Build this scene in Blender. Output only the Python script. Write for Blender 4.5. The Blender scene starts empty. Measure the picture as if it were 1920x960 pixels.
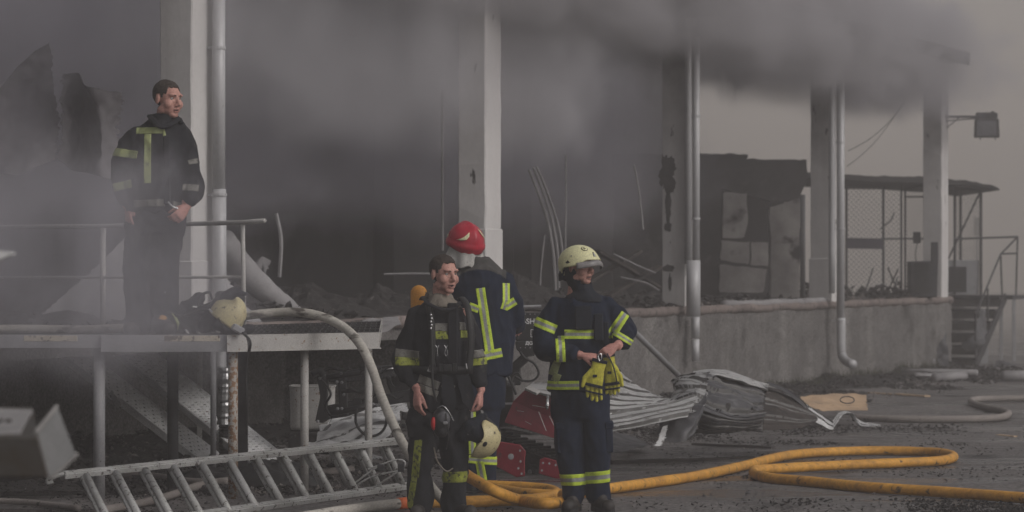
import bpy, bmesh, math, random
import numpy as np
from mathutils import Vector, Matrix, noise, Euler
R = random.Random(7)
V = Vector
sc = bpy.context.scene
C = sc.collection
# ---------------------------------------------------------------- camera
F = 5160.0                                   # focal length in photo pixels
CAMH = 1.7
cam = bpy.data.cameras.new('camera'); co = bpy.data.objects.new('camera', cam); C.objects.link(co)
co.location = (0, 0, CAMH); co.rotation_euler = (math.radians(90), 0, 0)
cam.sensor_width = 36; cam.lens = F / 1920 * 36; cam.shift_y = -20 / 1920 * -1
cam.clip_start = 0.5; cam.clip_end = 3000
cam.dof.use_dof = True; cam.dof.focus_distance = 19.5; cam.dof.aperture_fstop = 3.4
sc.camera = co
# ---------------------------------------------------------------- world, sun, exposure
W_ = bpy.data.worlds.new('World'); sc.world = W_; W_.use_nodes = True
nt = W_.node_tree; bg = nt.nodes['Background']
sky = nt.nodes.new('ShaderNodeTexSky'); sky.sky_type = 'NISHITA'; sky.sun_disc = False
SUN_EL, SUN_AZ = math.radians(36), math.radians(125)
sky.sun_elevation = SUN_EL; sky.sun_rotation = SUN_AZ; sky.air_density = 1.5; sky.dust_density = 5; sky.altitude = 100
hs = nt.nodes.new('ShaderNodeHueSaturation'); hs.inputs['Saturation'].default_value = 0.12
mx = nt.nodes.new('ShaderNodeMix'); mx.data_type = 'RGBA'; mx.blend_type = 'MULTIPLY'; mx.inputs['Factor'].default_value = 1
mx.inputs['B'].default_value = (1.0, 0.97, 0.972, 1)
nt.links.new(sky.outputs[0], hs.inputs['Color']); nt.links.new(hs.outputs[0], mx.inputs['A']); nt.links.new(mx.outputs['Result'], bg.inputs[0])
bg.inputs[1].default_value = 0.08
sl = bpy.data.lights.new('sun', 'SUN'); sl.energy = 0.55; sl.angle = math.radians(25); sl.color = (1, .96, .91)
so = bpy.data.objects.new('sun', sl); C.objects.link(so)
so.rotation_euler = Euler((math.pi / 2 - SUN_EL, 0, math.pi - SUN_AZ), 'XYZ'); so.location = (20, 0, 30)
sc.view_settings.view_transform = 'Standard'; sc.view_settings.look = 'None'; sc.view_settings.gamma = 1
sc.view_settings.exposure = 0.18
cy = sc.cycles
cy.use_denoising = True; cy.volume_bounces = 1; cy.max_bounces = 5; cy.diffuse_bounces = 2; cy.glossy_bounces = 2
cy.volume_step_rate = 1.0; cy.volume_max_steps = 96; cy.transparent_max_bounces = 8; cy.transmission_bounces = 3
cy.sample_clamp_indirect = 4

# ---------------------------------------------------------------- helpers
def P(px, py, s, dy=0.0):
    """point of the place seen at photo pixel (px,py) where one metre spans s pixels"""
    s = F / (F / s + dy)
    return V(((px - 960) / s, F / s, CAMH - (py - 500) / s))
def G(px, py, h=0.0):
    s = (py - 500) / (CAMH - h)
    return P(px, py, s)
SP = 6.0
WD = V((0.41, 0.912, 0)); WN = V((0.912, -0.41, 0)); W0 = V((-2.74, 23.56, 0))
def W(t, n, z): return W0 + WD * (t * SP) + WN * n + V((0, 0, z))

def setp(o, label=None, cat=None, group=None, kind=None):
    if label: o['label'] = label
    if cat: o['category'] = cat
    if group: o['group'] = group
    if kind: o['kind'] = kind
    return o
def thing(name, label, cat, loc=(0, 0, 0), group=None):
    o = bpy.data.objects.new(name, None); C.objects.link(o); o.location = loc; o.empty_display_size = .1
    return setp(o, label, cat, group)
class MB:
    def __init__(s): s.v = []; s.f = []; s.m = []
    def add(s, vs, fs, mi=0):
        b = len(s.v); s.v += [V(v) for v in vs]; s.f += [tuple(i + b for i in f) for f in fs]; s.m += [mi] * len(fs); return s
    def box(s, c, size, rot=None, mi=0, taper=1.0):
        c = V(c); hx, hy, hz = [q / 2 for q in size]
        vs = []
        for z in (-hz, hz):
            k = taper if z > 0 else 1
            for x, y in ((-hx, -hy), (hx, -hy), (hx, hy), (-hx, hy)):
                p = V((x * k, y * k, z))
                if rot is not None: p = rot @ p
                vs.append(p + c)
        return s.add(vs, [(3, 2, 1, 0), (4, 5, 6, 7), (0, 1, 5, 4), (1, 2, 6, 5), (2, 3, 7, 6), (3, 0, 4, 7)], mi)
    def beam(s, a, b, w, h, up=(0, 0, 1), mi=0):
        a, b = V(a), V(b); d = (b - a).normalized(); u = V(up)
        if abs(d.dot(u)) > .98: u = V((0, 1, 0))
        x = d.cross(u).normalized(); z = x.cross(d)
        vs = [p + x * (i * w / 2) + z * (j * h / 2) for p in (a, b) for i, j in ((-1, -1), (1, -1), (1, 1), (-1, 1))]
        return s.add(vs, [(3, 2, 1, 0), (4, 5, 6, 7), (0, 1, 5, 4), (1, 2, 6, 5), (2, 3, 7, 6), (3, 0, 4, 7)], mi)
    def tube(s, pts, r, n=10, cap=True, mi=0, flat=1.0):
        pts = [V(p) for p in pts]; rs = r if isinstance(r, (list, tuple)) else [r] * len(pts)
        t0 = (pts[1] - pts[0]).normalized(); u = t0.orthogonal().normalized()
        if abs(t0.z) < .9: u = t0.cross(V((0, 0, 1))).normalized()
        vs = []; fs = []
        for i, p in enumerate(pts):
            t = (pts[min(i + 1, len(pts) - 1)] - pts[max(i - 1, 0)])
            if t.length < 1e-9: t = t0
            t.normalize(); u = (u - t * u.dot(t));
            if u.length < 1e-6: u = t.orthogonal()
            u.normalize(); w = t.cross(u)
            for k in range(n):
                a = 2 * math.pi * k / n; vs.append(p + (u * math.cos(a) + w * math.sin(a) * flat) * rs[i])
            if i:
                b = (i - 1) * n
                fs += [(b + k, b + (k + 1) % n, b + n + (k + 1) % n, b + n + k) for k in range(n)]
        if cap: fs += [tuple(reversed(range(n))), tuple(range(len(vs) - n, len(vs)))]
        return s.add(vs, fs, mi)
    def ell(s, c, r, rot=None, n=12, m=8, mi=0):
        c = V(c); vs = [V((0, 0, -1))]; fs = []
        for j in range(1, m):
            ph = -math.pi / 2 + math.pi * j / m
            for k in range(n):
                a = 2 * math.pi * k / n; vs.append(V((math.cos(ph) * math.cos(a), math.cos(ph) * math.sin(a), math.sin(ph))))
        vs.append(V((0, 0, 1)))
        for k in range(n): fs.append((0, 1 + (k + 1) % n, 1 + k))
        for j in range(m - 2):
            b = 1 + j * n
            for k in range(n): fs.append((b + k, b + (k + 1) % n, b + n + (k + 1) % n, b + n + k))
        b = 1 + (m - 2) * n
        for k in range(n): fs.append((b + k, b + (k + 1) % n, len(vs) - 1))
        out = []
        for v in vs:
            p = V((v.x * r[0], v.y * r[1], v.z * r[2]))
            if rot is not None: p = rot @ p
            out.append(p + c)
        return s.add(out, fs, mi)
    def caps(s, a, b, ra, rb, n=12):
        """tapered capsule"""
        a, b = V(a), V(b); d = (b - a).normalized(); pts = []; rs = []
        for k in range(4): th = math.pi / 2 * (1 - k / 4); pts.append(a - d * ra * math.sin(th)); rs.append(max(ra * math.cos(th), ra * .02))
        pts.append(a); rs.append(ra); pts.append(b); rs.append(rb)
        for k in range(1, 5): th = math.pi / 2 * (k / 4); pts.append(b + d * rb * math.sin(th)); rs.append(max(rb * math.cos(th), rb * .02))
        return s.tube(pts, rs, n)
    def chain(s, pts, rs, n=12):
        for i in range(len(pts) - 1): s.caps(pts[i], pts[i + 1], rs[i], rs[i + 1], n)
        return s
    def loft(s, rings, n=20, mi=0, cap=True):
        """rings: (centre, x-axis vector, y-axis vector)"""
        vs = []; fs = []
        for i, (c, ax, ay) in enumerate(rings):
            c, ax, ay = V(c), V(ax), V(ay)
            for k in range(n):
                a = 2 * math.pi * k / n; vs.append(c + ax * math.cos(a) + ay * math.sin(a))
            if i:
                b = (i - 1) * n; fs += [(b + k, b + (k + 1) % n, b + n + (k + 1) % n, b + n + k) for k in range(n)]
        if cap: fs += [tuple(reversed(range(n))), tuple(range(len(vs) - n, len(vs)))]
        return s.add(vs, fs, mi)
def link(name, me, parent=None, loc=None):
    o = bpy.data.objects.new(name, me); C.objects.link(o)
    if parent: o.parent = parent
    if loc is not None: o.location = loc
    return o
def wloc(o):
    l = V((0, 0, 0))
    while o is not None: l += o.location; o = o.parent
    return l
def build(name, mb, mat, parent=None, smooth=False, bevel=0, loc=None, sub=0, weld=False, jitter=0):
    """world coordinate geometry -> object; parents are never rotated"""
    base = wloc(parent) if parent else V((0, 0, 0))
    if loc is not None: base = V(loc)
    me = bpy.data.meshes.new(name)
    me.from_pydata([v - base for v in mb.v], [], mb.f)
    for m in (mat if isinstance(mat, (list, tuple)) else [mat]): me.materials.append(m)
    if len(me.materials) > 1: me.polygons.foreach_set('material_index', mb.m)
    bm = bmesh.new(); bm.from_mesh(me)
    if weld: bmesh.ops.remove_doubles(bm, verts=bm.verts, dist=1e-4)
    bmesh.ops.recalc_face_normals(bm, faces=bm.faces)
    if sub: bmesh.ops.subdivide_edges(bm, edges=bm.edges, cuts=sub, use_grid_fill=True)
    if bevel: bmesh.ops.bevel(bm, geom=list(bm.edges), offset=bevel, segments=1, affect='EDGES', clamp_overlap=True)
    if jitter:
        for v in bm.verts: v.co += noise.noise_vector((v.co + base) * 3) * jitter
    bm.to_mesh(me); bm.free()
    if smooth: me.polygons.foreach_set('use_smooth', [True] * len(me.polygons))
    o = link(name, me, parent)
    o.location = base - (wloc(parent) if parent else V((0, 0, 0)))
    return o
def copyof(o, loc, parent=None, rot=None):
    c = o.copy(); C.objects.link(c); c.location = loc
    if parent is not None: c.parent = parent
    if rot is not None: c.rotation_euler = rot
    return c
def spline(pts, n=8):
    """Catmull-Rom through pts (Vectors)"""
    pts = [V(p) for p in pts]; q = [pts[0] * 2 - pts[1]] + pts + [pts[-1] * 2 - pts[-2]]; out = []
    for i in range(1, len(q) - 2):
        a, b, c, d = q[i - 1:i + 3]
        for k in range(n):
            t = k / n
            out.append(.5 * ((2 * b) + (c - a) * t + (2 * a - 5 * b + 4 * c - d) * t * t + (3 * b - a - 3 * c + d) * t ** 3))
    out.append(pts[-1]); return out
def sstep(a, b, x):
    t = min(1, max(0, (x - a) / (b - a))); return t * t * (3 - 2 * t)

# ---------------------------------------------------------------- materials
def mat(name, c1, c2=None, c3=None, rough=.7, metal=0., scale=6, spots=.62, spot_scale=None, bump=.2, bump_scale=60, stretch=(1, 1, 1), spec=.3, streak=None, sharp=.04, grain=.25, grain_scale=110):
    """c1/c2 mottled by large noise; c3 = soot or rust spots above the threshold; streak = (colour, amount) vertical dirt runs"""
    m = bpy.data.materials.new(name); m.use_nodes = True; nt = m.node_tree; N = nt.nodes; L = nt.links
    bs = N['Principled BSDF']; bs.inputs['Roughness'].default_value = rough; bs.inputs['Metallic'].default_value = metal
    bs.inputs['Specular IOR Level'].default_value = spec
    tc = N.new('ShaderNodeTexCoord'); mp = N.new('ShaderNodeMapping'); mp.inputs['Scale'].default_value = stretch
    geo = N.new('ShaderNodeNewGeometry')
    L.new(geo.outputs['Position'], mp.inputs['Vector'])
    def nz(sc_, det=6, rg=.6, vec=None):
        n = N.new('ShaderNodeTexNoise'); n.inputs['Scale'].default_value = sc_; n.inputs['Detail'].default_value = det; n.inputs['Roughness'].default_value = rg
        L.new(vec or mp.outputs[0], n.inputs['Vector']); return n.outputs['Fac']
    def mixc(f, a, b):
        x = N.new('ShaderNodeMix'); x.data_type = 'RGBA'; L.new(f, x.inputs['Factor'])
        for nm, q in (('A', a), ('B', b)):
            if isinstance(q, tuple): x.inputs[nm].default_value = (*q, 1)
            else: L.new(q, x.inputs[nm])
        return x.outputs['Result']
    def ramp(f, lo, hi):
        r = N.new('ShaderNodeMapRange'); r.inputs['From Min'].default_value = lo; r.inputs['From Max'].default_value = hi; L.new(f, r.inputs['Value']); return r.outputs[0]
    c2 = c2 or tuple(x * .7 for x in c1)
    col = mixc(ramp(nz(scale), .35, .65), c1, c2)
    if streak:
        mp2 = N.new('ShaderNodeMapping'); mp2.inputs['Scale'].default_value = (1, 1, .08); L.new(geo.outputs['Position'], mp2.inputs['Vector'])
        f = ramp(nz(scale * 2.2, 5, .6, mp2.outputs[0]), .5, .5 + .25); q = N.new('ShaderNodeMath'); q.operation = 'MULTIPLY'; L.new(f, q.inputs[0]); q.inputs[1].default_value = streak[1]
        col = mixc(q.outputs[0], col, streak[0])
    if c3: col = mixc(ramp(nz(spot_scale or scale * 4, 4, .55), spots, spots + sharp), col, c3)
    if grain:
        g = N.new('ShaderNodeMapRange'); g.inputs['From Min'].default_value = .3; g.inputs['From Max'].default_value = .7; g.inputs['To Min'].default_value = 1 - grain; g.inputs['To Max'].default_value = 1 + grain; L.new(nz(grain_scale, 3, .7), g.inputs['Value'])
        x = N.new('ShaderNodeMix'); x.data_type = 'RGBA'; x.blend_type = 'MULTIPLY'; x.inputs['Factor'].default_value = 1; L.new(col, x.inputs['A']); L.new(g.outputs[0], x.inputs['B']); col = x.outputs['Result']
    L.new(col, bs.inputs['Base Color'])
    rr = N.new('ShaderNodeMapRange'); rr.inputs['To Min'].default_value = max(0, rough - .12); rr.inputs['To Max'].default_value = min(1, rough + .12)
    L.new(nz(scale * 3, 3), rr.inputs['Value']); L.new(rr.outputs[0], bs.inputs['Roughness'])
    if bump:
        b = N.new('ShaderNodeBump'); b.inputs['Strength'].default_value = bump; b.inputs['Distance'].default_value = .01
        L.new(nz(bump_scale, 5, .65), b.inputs['Height']); L.new(b.outputs[0], bs.inputs['Normal'])
    return m
M = {}
M['pillar'] = mat('pillar_plaster', (.56, .545, .535), (.47, .455, .45), (.05, .045, .045), rough=.85, scale=1.2, spots=.70, spot_scale=7, stretch=(1, 1, .35), bump=.15, streak=((.25, .23, .22), .35), grain=.07, grain_scale=60)
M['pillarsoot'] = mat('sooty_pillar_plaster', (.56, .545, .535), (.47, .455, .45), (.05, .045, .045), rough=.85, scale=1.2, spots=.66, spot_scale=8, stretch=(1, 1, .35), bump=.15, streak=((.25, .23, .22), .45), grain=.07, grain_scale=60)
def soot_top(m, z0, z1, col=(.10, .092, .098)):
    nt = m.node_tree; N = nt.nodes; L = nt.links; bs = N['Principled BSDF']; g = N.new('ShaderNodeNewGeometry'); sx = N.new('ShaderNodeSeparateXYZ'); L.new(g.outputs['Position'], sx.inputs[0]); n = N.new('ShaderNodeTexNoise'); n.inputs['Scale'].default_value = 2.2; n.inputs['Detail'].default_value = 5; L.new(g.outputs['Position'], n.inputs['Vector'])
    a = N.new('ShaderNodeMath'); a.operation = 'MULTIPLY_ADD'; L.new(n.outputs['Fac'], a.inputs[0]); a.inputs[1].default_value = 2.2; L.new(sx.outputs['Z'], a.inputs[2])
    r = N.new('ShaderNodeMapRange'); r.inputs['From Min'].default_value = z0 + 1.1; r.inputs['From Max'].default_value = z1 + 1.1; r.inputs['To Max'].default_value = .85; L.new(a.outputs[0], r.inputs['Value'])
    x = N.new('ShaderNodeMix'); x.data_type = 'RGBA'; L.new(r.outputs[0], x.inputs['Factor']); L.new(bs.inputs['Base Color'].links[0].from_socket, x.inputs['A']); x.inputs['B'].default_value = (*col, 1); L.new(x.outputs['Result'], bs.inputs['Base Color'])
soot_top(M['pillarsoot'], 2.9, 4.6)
M['concrete'] = mat('pebbledash_concrete', (.135, .128, .124), (.088, .083, .081), (.045, .042, .040), rough=.95, scale=.9, spots=.585, spot_scale=1.5, bump=.9, bump_scale=38, streak=((.21, .20, .19), .6), sharp=.2, grain=.75, grain_scale=42)
M['lip'] = mat('dock_edge_mortar', (.20, .165, .15), (.11, .09, .085), (.04, .035, .035), rough=.9, scale=3, bump=.6, bump_scale=25, spots=.58, sharp=.1)
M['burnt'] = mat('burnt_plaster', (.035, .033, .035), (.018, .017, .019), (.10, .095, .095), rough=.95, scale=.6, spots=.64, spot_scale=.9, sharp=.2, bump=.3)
M['soot'] = mat('smoky_soot', (.075, .07, .072), (.045, .042, .044), (.16, .15, .15), rough=.95, scale=7, spots=.6, spot_scale=22, sharp=.2, bump=.4)
M['ash'] = mat('wet_ash', (.045, .042, .043), (.02, .019, .02), (.14, .135, .13), rough=.8, scale=5, spots=.68, bump=.8, bump_scale=30)
M['ruin'] = mat('scorched_blockwork', (.30, .285, .275), (.14, .13, .128), (.02, .018, .018), rough=.95, scale=1.5, spots=.57, spot_scale=2.2, sharp=.1, bump=.4)
M['roof'] = mat('charred_roof', (.05, .048, .05), (.025, .024, .026), rough=.9, scale=2, bump=.4)
M['zinc'] = mat('galvanised_pipe', (.46, .46, .47), (.38, .38, .39), (.16, .15, .15), rough=.45, metal=.12, scale=2.5, spots=.72, stretch=(1, 1, .5), bump=.08, grain=.08, grain_scale=60)
M['steelpaint'] = mat('chipped_cream_paint', (.42, .41, .39), (.34, .33, .32), (.16, .09, .05), rough=.6, scale=3, spots=.63, spot_scale=34, bump=.1, streak=((.2, .18, .16), .35))
M['rustpaint'] = mat('rust_speckled_paint', (.38, .36, .33), (.28, .26, .24), (.19, .105, .055), rough=.65, scale=4, spots=.50, spot_scale=38, bump=.2)
M['bluegrey'] = mat('grey_painted_steel', (.27, .27, .28), (.22, .22, .23), (.08, .07, .07), rough=.55, scale=4, spots=.68, spot_scale=25, bump=.05)
M['darksteel'] = mat('dark_steel', (.055, .055, .06), (.03, .03, .033), (.12, .07, .045), rough=.6, metal=.3, scale=5, spots=.68)
M['alu'] = mat('muddy_aluminium', (.40, .40, .395), (.28, .28, .27), (.06, .055, .05), rough=.5, metal=.15, scale=5, spots=.60, spot_scale=30, bump=.12)
M['aluclean'] = mat('bright_aluminium', (.62, .62, .62), (.5, .5, .5), (.2, .19, .18), rough=.42, metal=.15, scale=4, spots=.66, spot_scale=25, bump=.1)

# ---------------------------------------------------------------- ground
def ground():
    xs = np.unique(np.concatenate([np.linspace(-160, -8, 12), np.linspace(-8, 14, 150), np.linspace(14, 200, 14)]))
    ys = np.unique(np.concatenate([np.linspace(-20, 12, 6), np.linspace(12, 34, 150), np.linspace(34, 60, 60), np.linspace(60, 420, 16)]))
    vs = []; nx = len(xs)
    for y in ys:
        for x in xs:
            near = 1 if 10 < y < 60 and -9 < x < 16 else 0
            z = (noise.fractal((x * .5, y * .35, 0), .9, 2.1, 4) * .014 + noise.noise((x * 6, y * 4, 3)) * .004) * near
            vs.append((x, y, z - .004))
    fs = [(j * nx + i, j * nx + i + 1, (j + 1) * nx + i + 1, (j + 1) * nx + i) for j in range(len(ys) - 1) for i in range(nx - 1)]
    mb = MB().add(vs, fs)
    m = mat('wet_asphalt', (.128, .119, .116), (.078, .072, .071), (.022, .02, .02), rough=.72, scale=.45, spots=.56, spot_scale=1.9, sharp=.14, bump=1.0, bump_scale=45, stretch=(.7, .4, 1), grain=.7, grain_scale=38)
    nt = m.node_tree; N = nt.nodes; L = nt.links; bs = N['Principled BSDF']
    geo = N.new('ShaderNodeNewGeometry')
    v = N.new('ShaderNodeTexVoronoi'); v.inputs['Scale'].default_value = 42; L.new(geo.outputs['Position'], v.inputs['Vector'])
    r = N.new('ShaderNodeMapRange'); r.inputs['From Min'].default_value = .12; r.inputs['From Max'].default_value = .2; r.inputs['To Min'].default_value = 1; r.inputs['To Max'].default_value = 0
    L.new(v.outputs['Distance'], r.inputs['Value'])
    n2 = N.new('ShaderNodeTexNoise'); n2.inputs['Scale'].default_value = 9; L.new(geo.outputs['Position'], n2.inputs['Vector'])
    r2 = N.new('ShaderNodeMapRange'); r2.inputs['From Min'].default_value = .5; r2.inputs['From Max'].default_value = .62; L.new(n2.outputs['Fac'], r2.inputs['Value'])
    mu = N.new('ShaderNodeMath'); mu.operation = 'MULTIPLY'; L.new(r.outputs[0], mu.inputs[0]); L.new(r2.outputs[0], mu.inputs[1])
    old = bs.inputs['Base Color'].links[0].from_socket
    x = N.new('ShaderNodeMix'); x.data_type = 'RGBA'; L.new(mu.outputs[0], x.inputs['Factor']); L.new(old, x.inputs['A']); x.inputs['B'].default_value = (.16, .15, .14, 1)
    L.new(x.outputs['Result'], bs.inputs['Base Color'])
    n3 = N.new('ShaderNodeTexNoise'); n3.inputs['Scale'].default_value = .7; n3.inputs['Detail'].default_value = 5; mp3 = N.new('ShaderNodeMapping'); mp3.inputs['Scale'].default_value = (.5, 1.4, 1); L.new(geo.outputs['Position'], mp3.inputs['Vector']); L.new(mp3.outputs[0], n3.inputs['Vector'])
    r3 = N.new('ShaderNodeMapRange'); r3.inputs['From Min'].default_value = .45; r3.inputs['From Max'].default_value = .58; r3.inputs['To Min'].default_value = .78; r3.inputs['To Max'].default_value = .22; L.new(n3.outputs['Fac'], r3.inputs['Value']); L.new(r3.outputs[0], bs.inputs['Roughness'])
    r4 = N.new('ShaderNodeMapRange'); r4.inputs['From Min'].default_value = .45; r4.inputs['From Max'].default_value = .58; r4.inputs['To Min'].default_value = 1.12; r4.inputs['To Max'].default_value = .62; L.new(n3.outputs['Fac'], r4.inputs['Value'])
    x4 = N.new('ShaderNodeMix'); x4.data_type = 'RGBA'; x4.blend_type = 'MULTIPLY'; x4.inputs['Factor'].default_value = 1; L.new(x.outputs['Result'], x4.inputs['A']); L.new(r4.outputs[0], x4.inputs['B']); L.new(x4.outputs['Result'], bs.inputs['Base Color'])
    o = build('ground', mb, m, smooth=True); setp(o, 'dark wet asphalt yard strewn with ash and grit', kind='structure')
ground()
# ---------------------------------------------------------------- loading dock
def grid_face(mb, p00, p10, p01, nu, nv, disp=0, freq=3, nrm=None, mi=0, seed=0):
    p00, p10, p01 = V(p00), V(p10), V(p01); du, dv = p10 - p00, p01 - p00; nn = V(nrm) if nrm else du.cross(dv).normalized(); vs = []
    for j in range(nv + 1):
        for i in range(nu + 1):
            p = p00 + du * (i / nu) + dv * (j / nv); e = 1
            vs.append(p + nn * (noise.fractal(p * freq + V((seed, 0, 0)), .8, 2, 4) * disp * e))
    mb.add(vs, [(j * (nu + 1) + i, j * (nu + 1) + i + 1, (j + 1) * (nu + 1) + i + 1, (j + 1) * (nu + 1) + i) for j in range(nv) for i in range(nu)], mi)
def plan_box(mb, t0, t1, n0, n1, z0, z1, mi=0):
    vs = [W(t, n, z) for z in (z0, z1) for t, n in ((t0, n0), (t1, n0), (t1, n1), (t0, n1))]
    return mb.add(vs, [(3, 2, 1, 0), (4, 5, 6, 7), (0, 1, 5, 4), (1, 2, 6, 5), (2, 3, 7, 6), (3, 0, 4, 7)], mi)
DH = 1.2; JOG = .85; REC = -1.9      # the wall steps back under the platform, the floor slab overhangs
dock = thing('loading_dock', 'long raised concrete loading dock with rough stained wall', 'loading dock', W(0, 0, 0))
mb = MB()
plan_box(mb, JOG, 4.1, -13, -.03, -.4, DH - .02); plan_box(mb, -3.2, JOG, -13, REC - .03, -.4, DH - .02); plan_box(mb, -3.2, JOG, REC - .03, -.03, DH - .22, DH - .02); plan_box(mb, 4.1, 4.82, -13, -.62, -.4, DH - .02)
grid_face(mb, W(JOG, 0, -.1), W(4.1, 0, -.1), W(JOG, 0, DH - .1), 300, 16, .025, 3); grid_face(mb, W(-1.5, REC, -.1), W(JOG, REC, -.1), W(-1.5, REC, DH - .2), 200, 16, .025, 3)
build('dock_wall', mb, M['concrete'], dock, smooth=False)
mb = MB()   # uneven mortar lip running along the top edge
pts = [W(t, -.02 + .03 * noise.noise((t * 9, 0, 0)), DH - .055 + .015 * noise.noise((t * 7, 5, 0))) for t in np.linspace(-3.2, 4.1, 330)]
mb.tube(pts, [.062 + .02 * noise.noise((i * .3, 2, 1)) for i in range(len(pts))], 10)
build('edge_lip', mb, M['lip'], dock, smooth=True)
mb = MB(); grid_face(mb, W(-3.2, -12.9, DH), W(4.08, -12.9, DH), W(-3.2, -.06, DH), 200, 60, .05, 1.6, (0, 0, 1))
build('dock_floor', mb, M['ash'], dock, smooth=True)

def pillar(k, w=.32, l=.40, label='', foot=True, cap=None):
    t = W(k, 0, 0); p = thing('pillar', label, 'pillar', W(k, -.01, DH), 'white canopy pillars standing along the dock')
    mb = MB(); n = 26; z0, z1 = DH - .03, 4.98
    tt = [(0, 0), (0, -w), (-l / SP, -w), (-l / SP, 0)]
    # shaft as four gridded faces with slightly battered corners
    cs = [(0, -.012), (-.012 / SP, 0), (-l / SP + .012 / SP, 0), (-l / SP, -.012), (-l / SP, -w + .012), (-l / SP + .012 / SP, -w), (-.012 / SP, -w), (0, -w + .012)]
    vs = []; fs = []
    for j in range(n + 1):
        z = z0 + (z1 - z0) * j / n
        for (a, b) in cs:
            q = W(k + a + l / SP, b, z); q += noise.noise_vector(q * 5) * .007; vs.append(q)
        if j:
            for i in range(8): fs.append(((j - 1) * 8 + i, (j - 1) * 8 + (i + 1) % 8, j * 8 + (i + 1) % 8, j * 8 + i))
    fs += [tuple(range(8)), tuple(reversed(range(n * 8, n * 8 + 8)))]
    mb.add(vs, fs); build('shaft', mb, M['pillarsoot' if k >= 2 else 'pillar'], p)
    if foot:
        mb = MB(); plan_box(mb, k - .02 / SP, k + (l + .02) / SP, -w - .015, .012, DH - .02, DH + foot)
        build('plinth', mb, M['pillar'], p, bevel=.008)
    return p
pillar(0, label='nearest white pillar beside the fireman standing on the platform', foot=.55)
pillar(1, label='tall white pillar behind the red helmeted fireman', foot=.9)
pillar(2, label='soot stained white pillar with burst plaster and a sleeved downpipe', foot=0)
pillar(3, label='white pillar carrying the downpipe that bends out above the wall foot', foot=.62)
pillar(4, label='farthest white pillar at the dock corner carrying the floodlight', foot=0)
pillar(-1, label='white pillar beyond the left edge of the picture', foot=0)
# soot scars of spalled plaster on the third pillar
p3 = [o for o in C.objects if o.name.startswith('pillar') and 'soot' in o.get('label', '')][0]
for (x, y, w, h) in ((1251, 325, 15, 34), (1253, 385, 5, 34), (1252, 425, 6, 9), (1253, 503, 12, 6), (1256, 530, 3, 16)):
    mb = MB(); s = 148.6; vs = [P(x, y, s, -.0)]; n = 54
    for k in range(n):
        a = 2 * math.pi * k / n; q = 1 + .45 * noise.noise((x + math.cos(a) * 1.8, y + math.sin(a) * 1.8, 0)) + .35 * noise.noise((x + math.cos(a) * 7, y + math.sin(a) * 7, 0)); vs.append(P(x + w * q * math.cos(a), y + h * q * math.sin(a), s, -.0))
    # project onto the end face plane of the pillar
    c0 = W(2, 0, 0) ; nn = -WD; out = []
    for v in vs:
        d = (c0 - nn * -.006 - v).dot(nn) if False else (c0 + nn * .007 - v).dot(nn)
        ray = v - V((0, 0, CAMH)); out.append(v + ray * (d / ray.dot(nn)))
        if out[-1].dot(WN) > W0.dot(WN) - .02: out[-1] -= WN * (out[-1].dot(WN) - W0.dot(WN) + .02)
    mb.add(out + [o + WD * .03 for o in out], [(0, 1 + k, 1 + (k + 1) % n) for k in range(n)] + [(1 + k, n + 2 + k, n + 2 + (k + 1) % n, 1 + (k + 1) % n) for k in range(n)])
    build('burnt_patch', mb, M['soot'], p3)

# canopy and hall
can = thing('canopy', 'smoke hidden flat canopy roof over the loading dock', 'canopy', W(0, 0, 4.98))
mb = MB(); plan_box(mb, -3.2, 3.9, -.35, .6, 5.0, 5.14); build('slab', mb, M['roof'], can)
mb = MB(); plan_box(mb, -3.2, 3.9, .6, .63, 4.97, 5.17); build('fascia', mb, M['roof'], can)
for k in range(-3, 3):
    mb = MB(); plan_box(mb, k - .05, k - .02, -5, .55, 4.80, 5.0); build('joist', mb, M['roof'], can)
hall = thing('burnt_warehouse', 'gutted dark warehouse walls behind the smoking dock', 'building', W(0, -5, DH))
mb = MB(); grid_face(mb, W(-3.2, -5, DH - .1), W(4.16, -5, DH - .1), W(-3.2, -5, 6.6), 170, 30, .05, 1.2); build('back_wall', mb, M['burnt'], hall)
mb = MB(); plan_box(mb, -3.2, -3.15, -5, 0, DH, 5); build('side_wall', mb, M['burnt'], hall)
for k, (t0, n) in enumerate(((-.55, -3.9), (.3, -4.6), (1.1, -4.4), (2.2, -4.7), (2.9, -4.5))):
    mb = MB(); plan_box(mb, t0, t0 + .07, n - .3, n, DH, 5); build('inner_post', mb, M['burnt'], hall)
# ---------------------------------------------------------------- more materials
M['cloth'] = mat('black_turnout_cloth', (.016, .019, .027), (.010, .012, .018), (.035, .034, .034), rough=.85, scale=5, spots=.66, bump=.35, bump_scale=220, spec=.2)
M['clothdirty'] = mat('sooty_turnout_cloth', (.020, .021, .026), (.012, .012, .015), (.06, .056, .052), rough=.9, scale=6, spots=.63, spot_scale=9, sharp=.12, bump=.4, bump_scale=200, spec=.2)
M['rubber'] = mat('black_rubber', (.02, .02, .021), (.013, .013, .014), (.05, .048, .045), rough=.55, scale=8, spots=.66, bump=.1)
M['creamhose'] = mat('dirty_cream_hose', (.43, .41, .37), (.33, .31, .28), (.09, .08, .07), rough=.8, scale=4, spots=.58, spot_scale=14, sharp=.08, bump=.3, bump_scale=180, stretch=(.35, .35, 1))
M['greyhose'] = mat('grey_hose', (.24, .215, .20), (.19, .17, .16), (.06, .055, .05), rough=.8, scale=3, spots=.66, spot_scale=14, bump=.3, bump_scale=180)
M['yhose'] = mat('yellow_hose', (.60, .30, .045), (.48, .23, .035), (.07, .045, .02), rough=.55, scale=2.2, spots=.61, spot_scale=13, sharp=.08, bump=.25, bump_scale=200, stretch=(.5, 1.6, 1), grain=.28, grain_scale=26, streak=((.28, .15, .04), .6))
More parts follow.
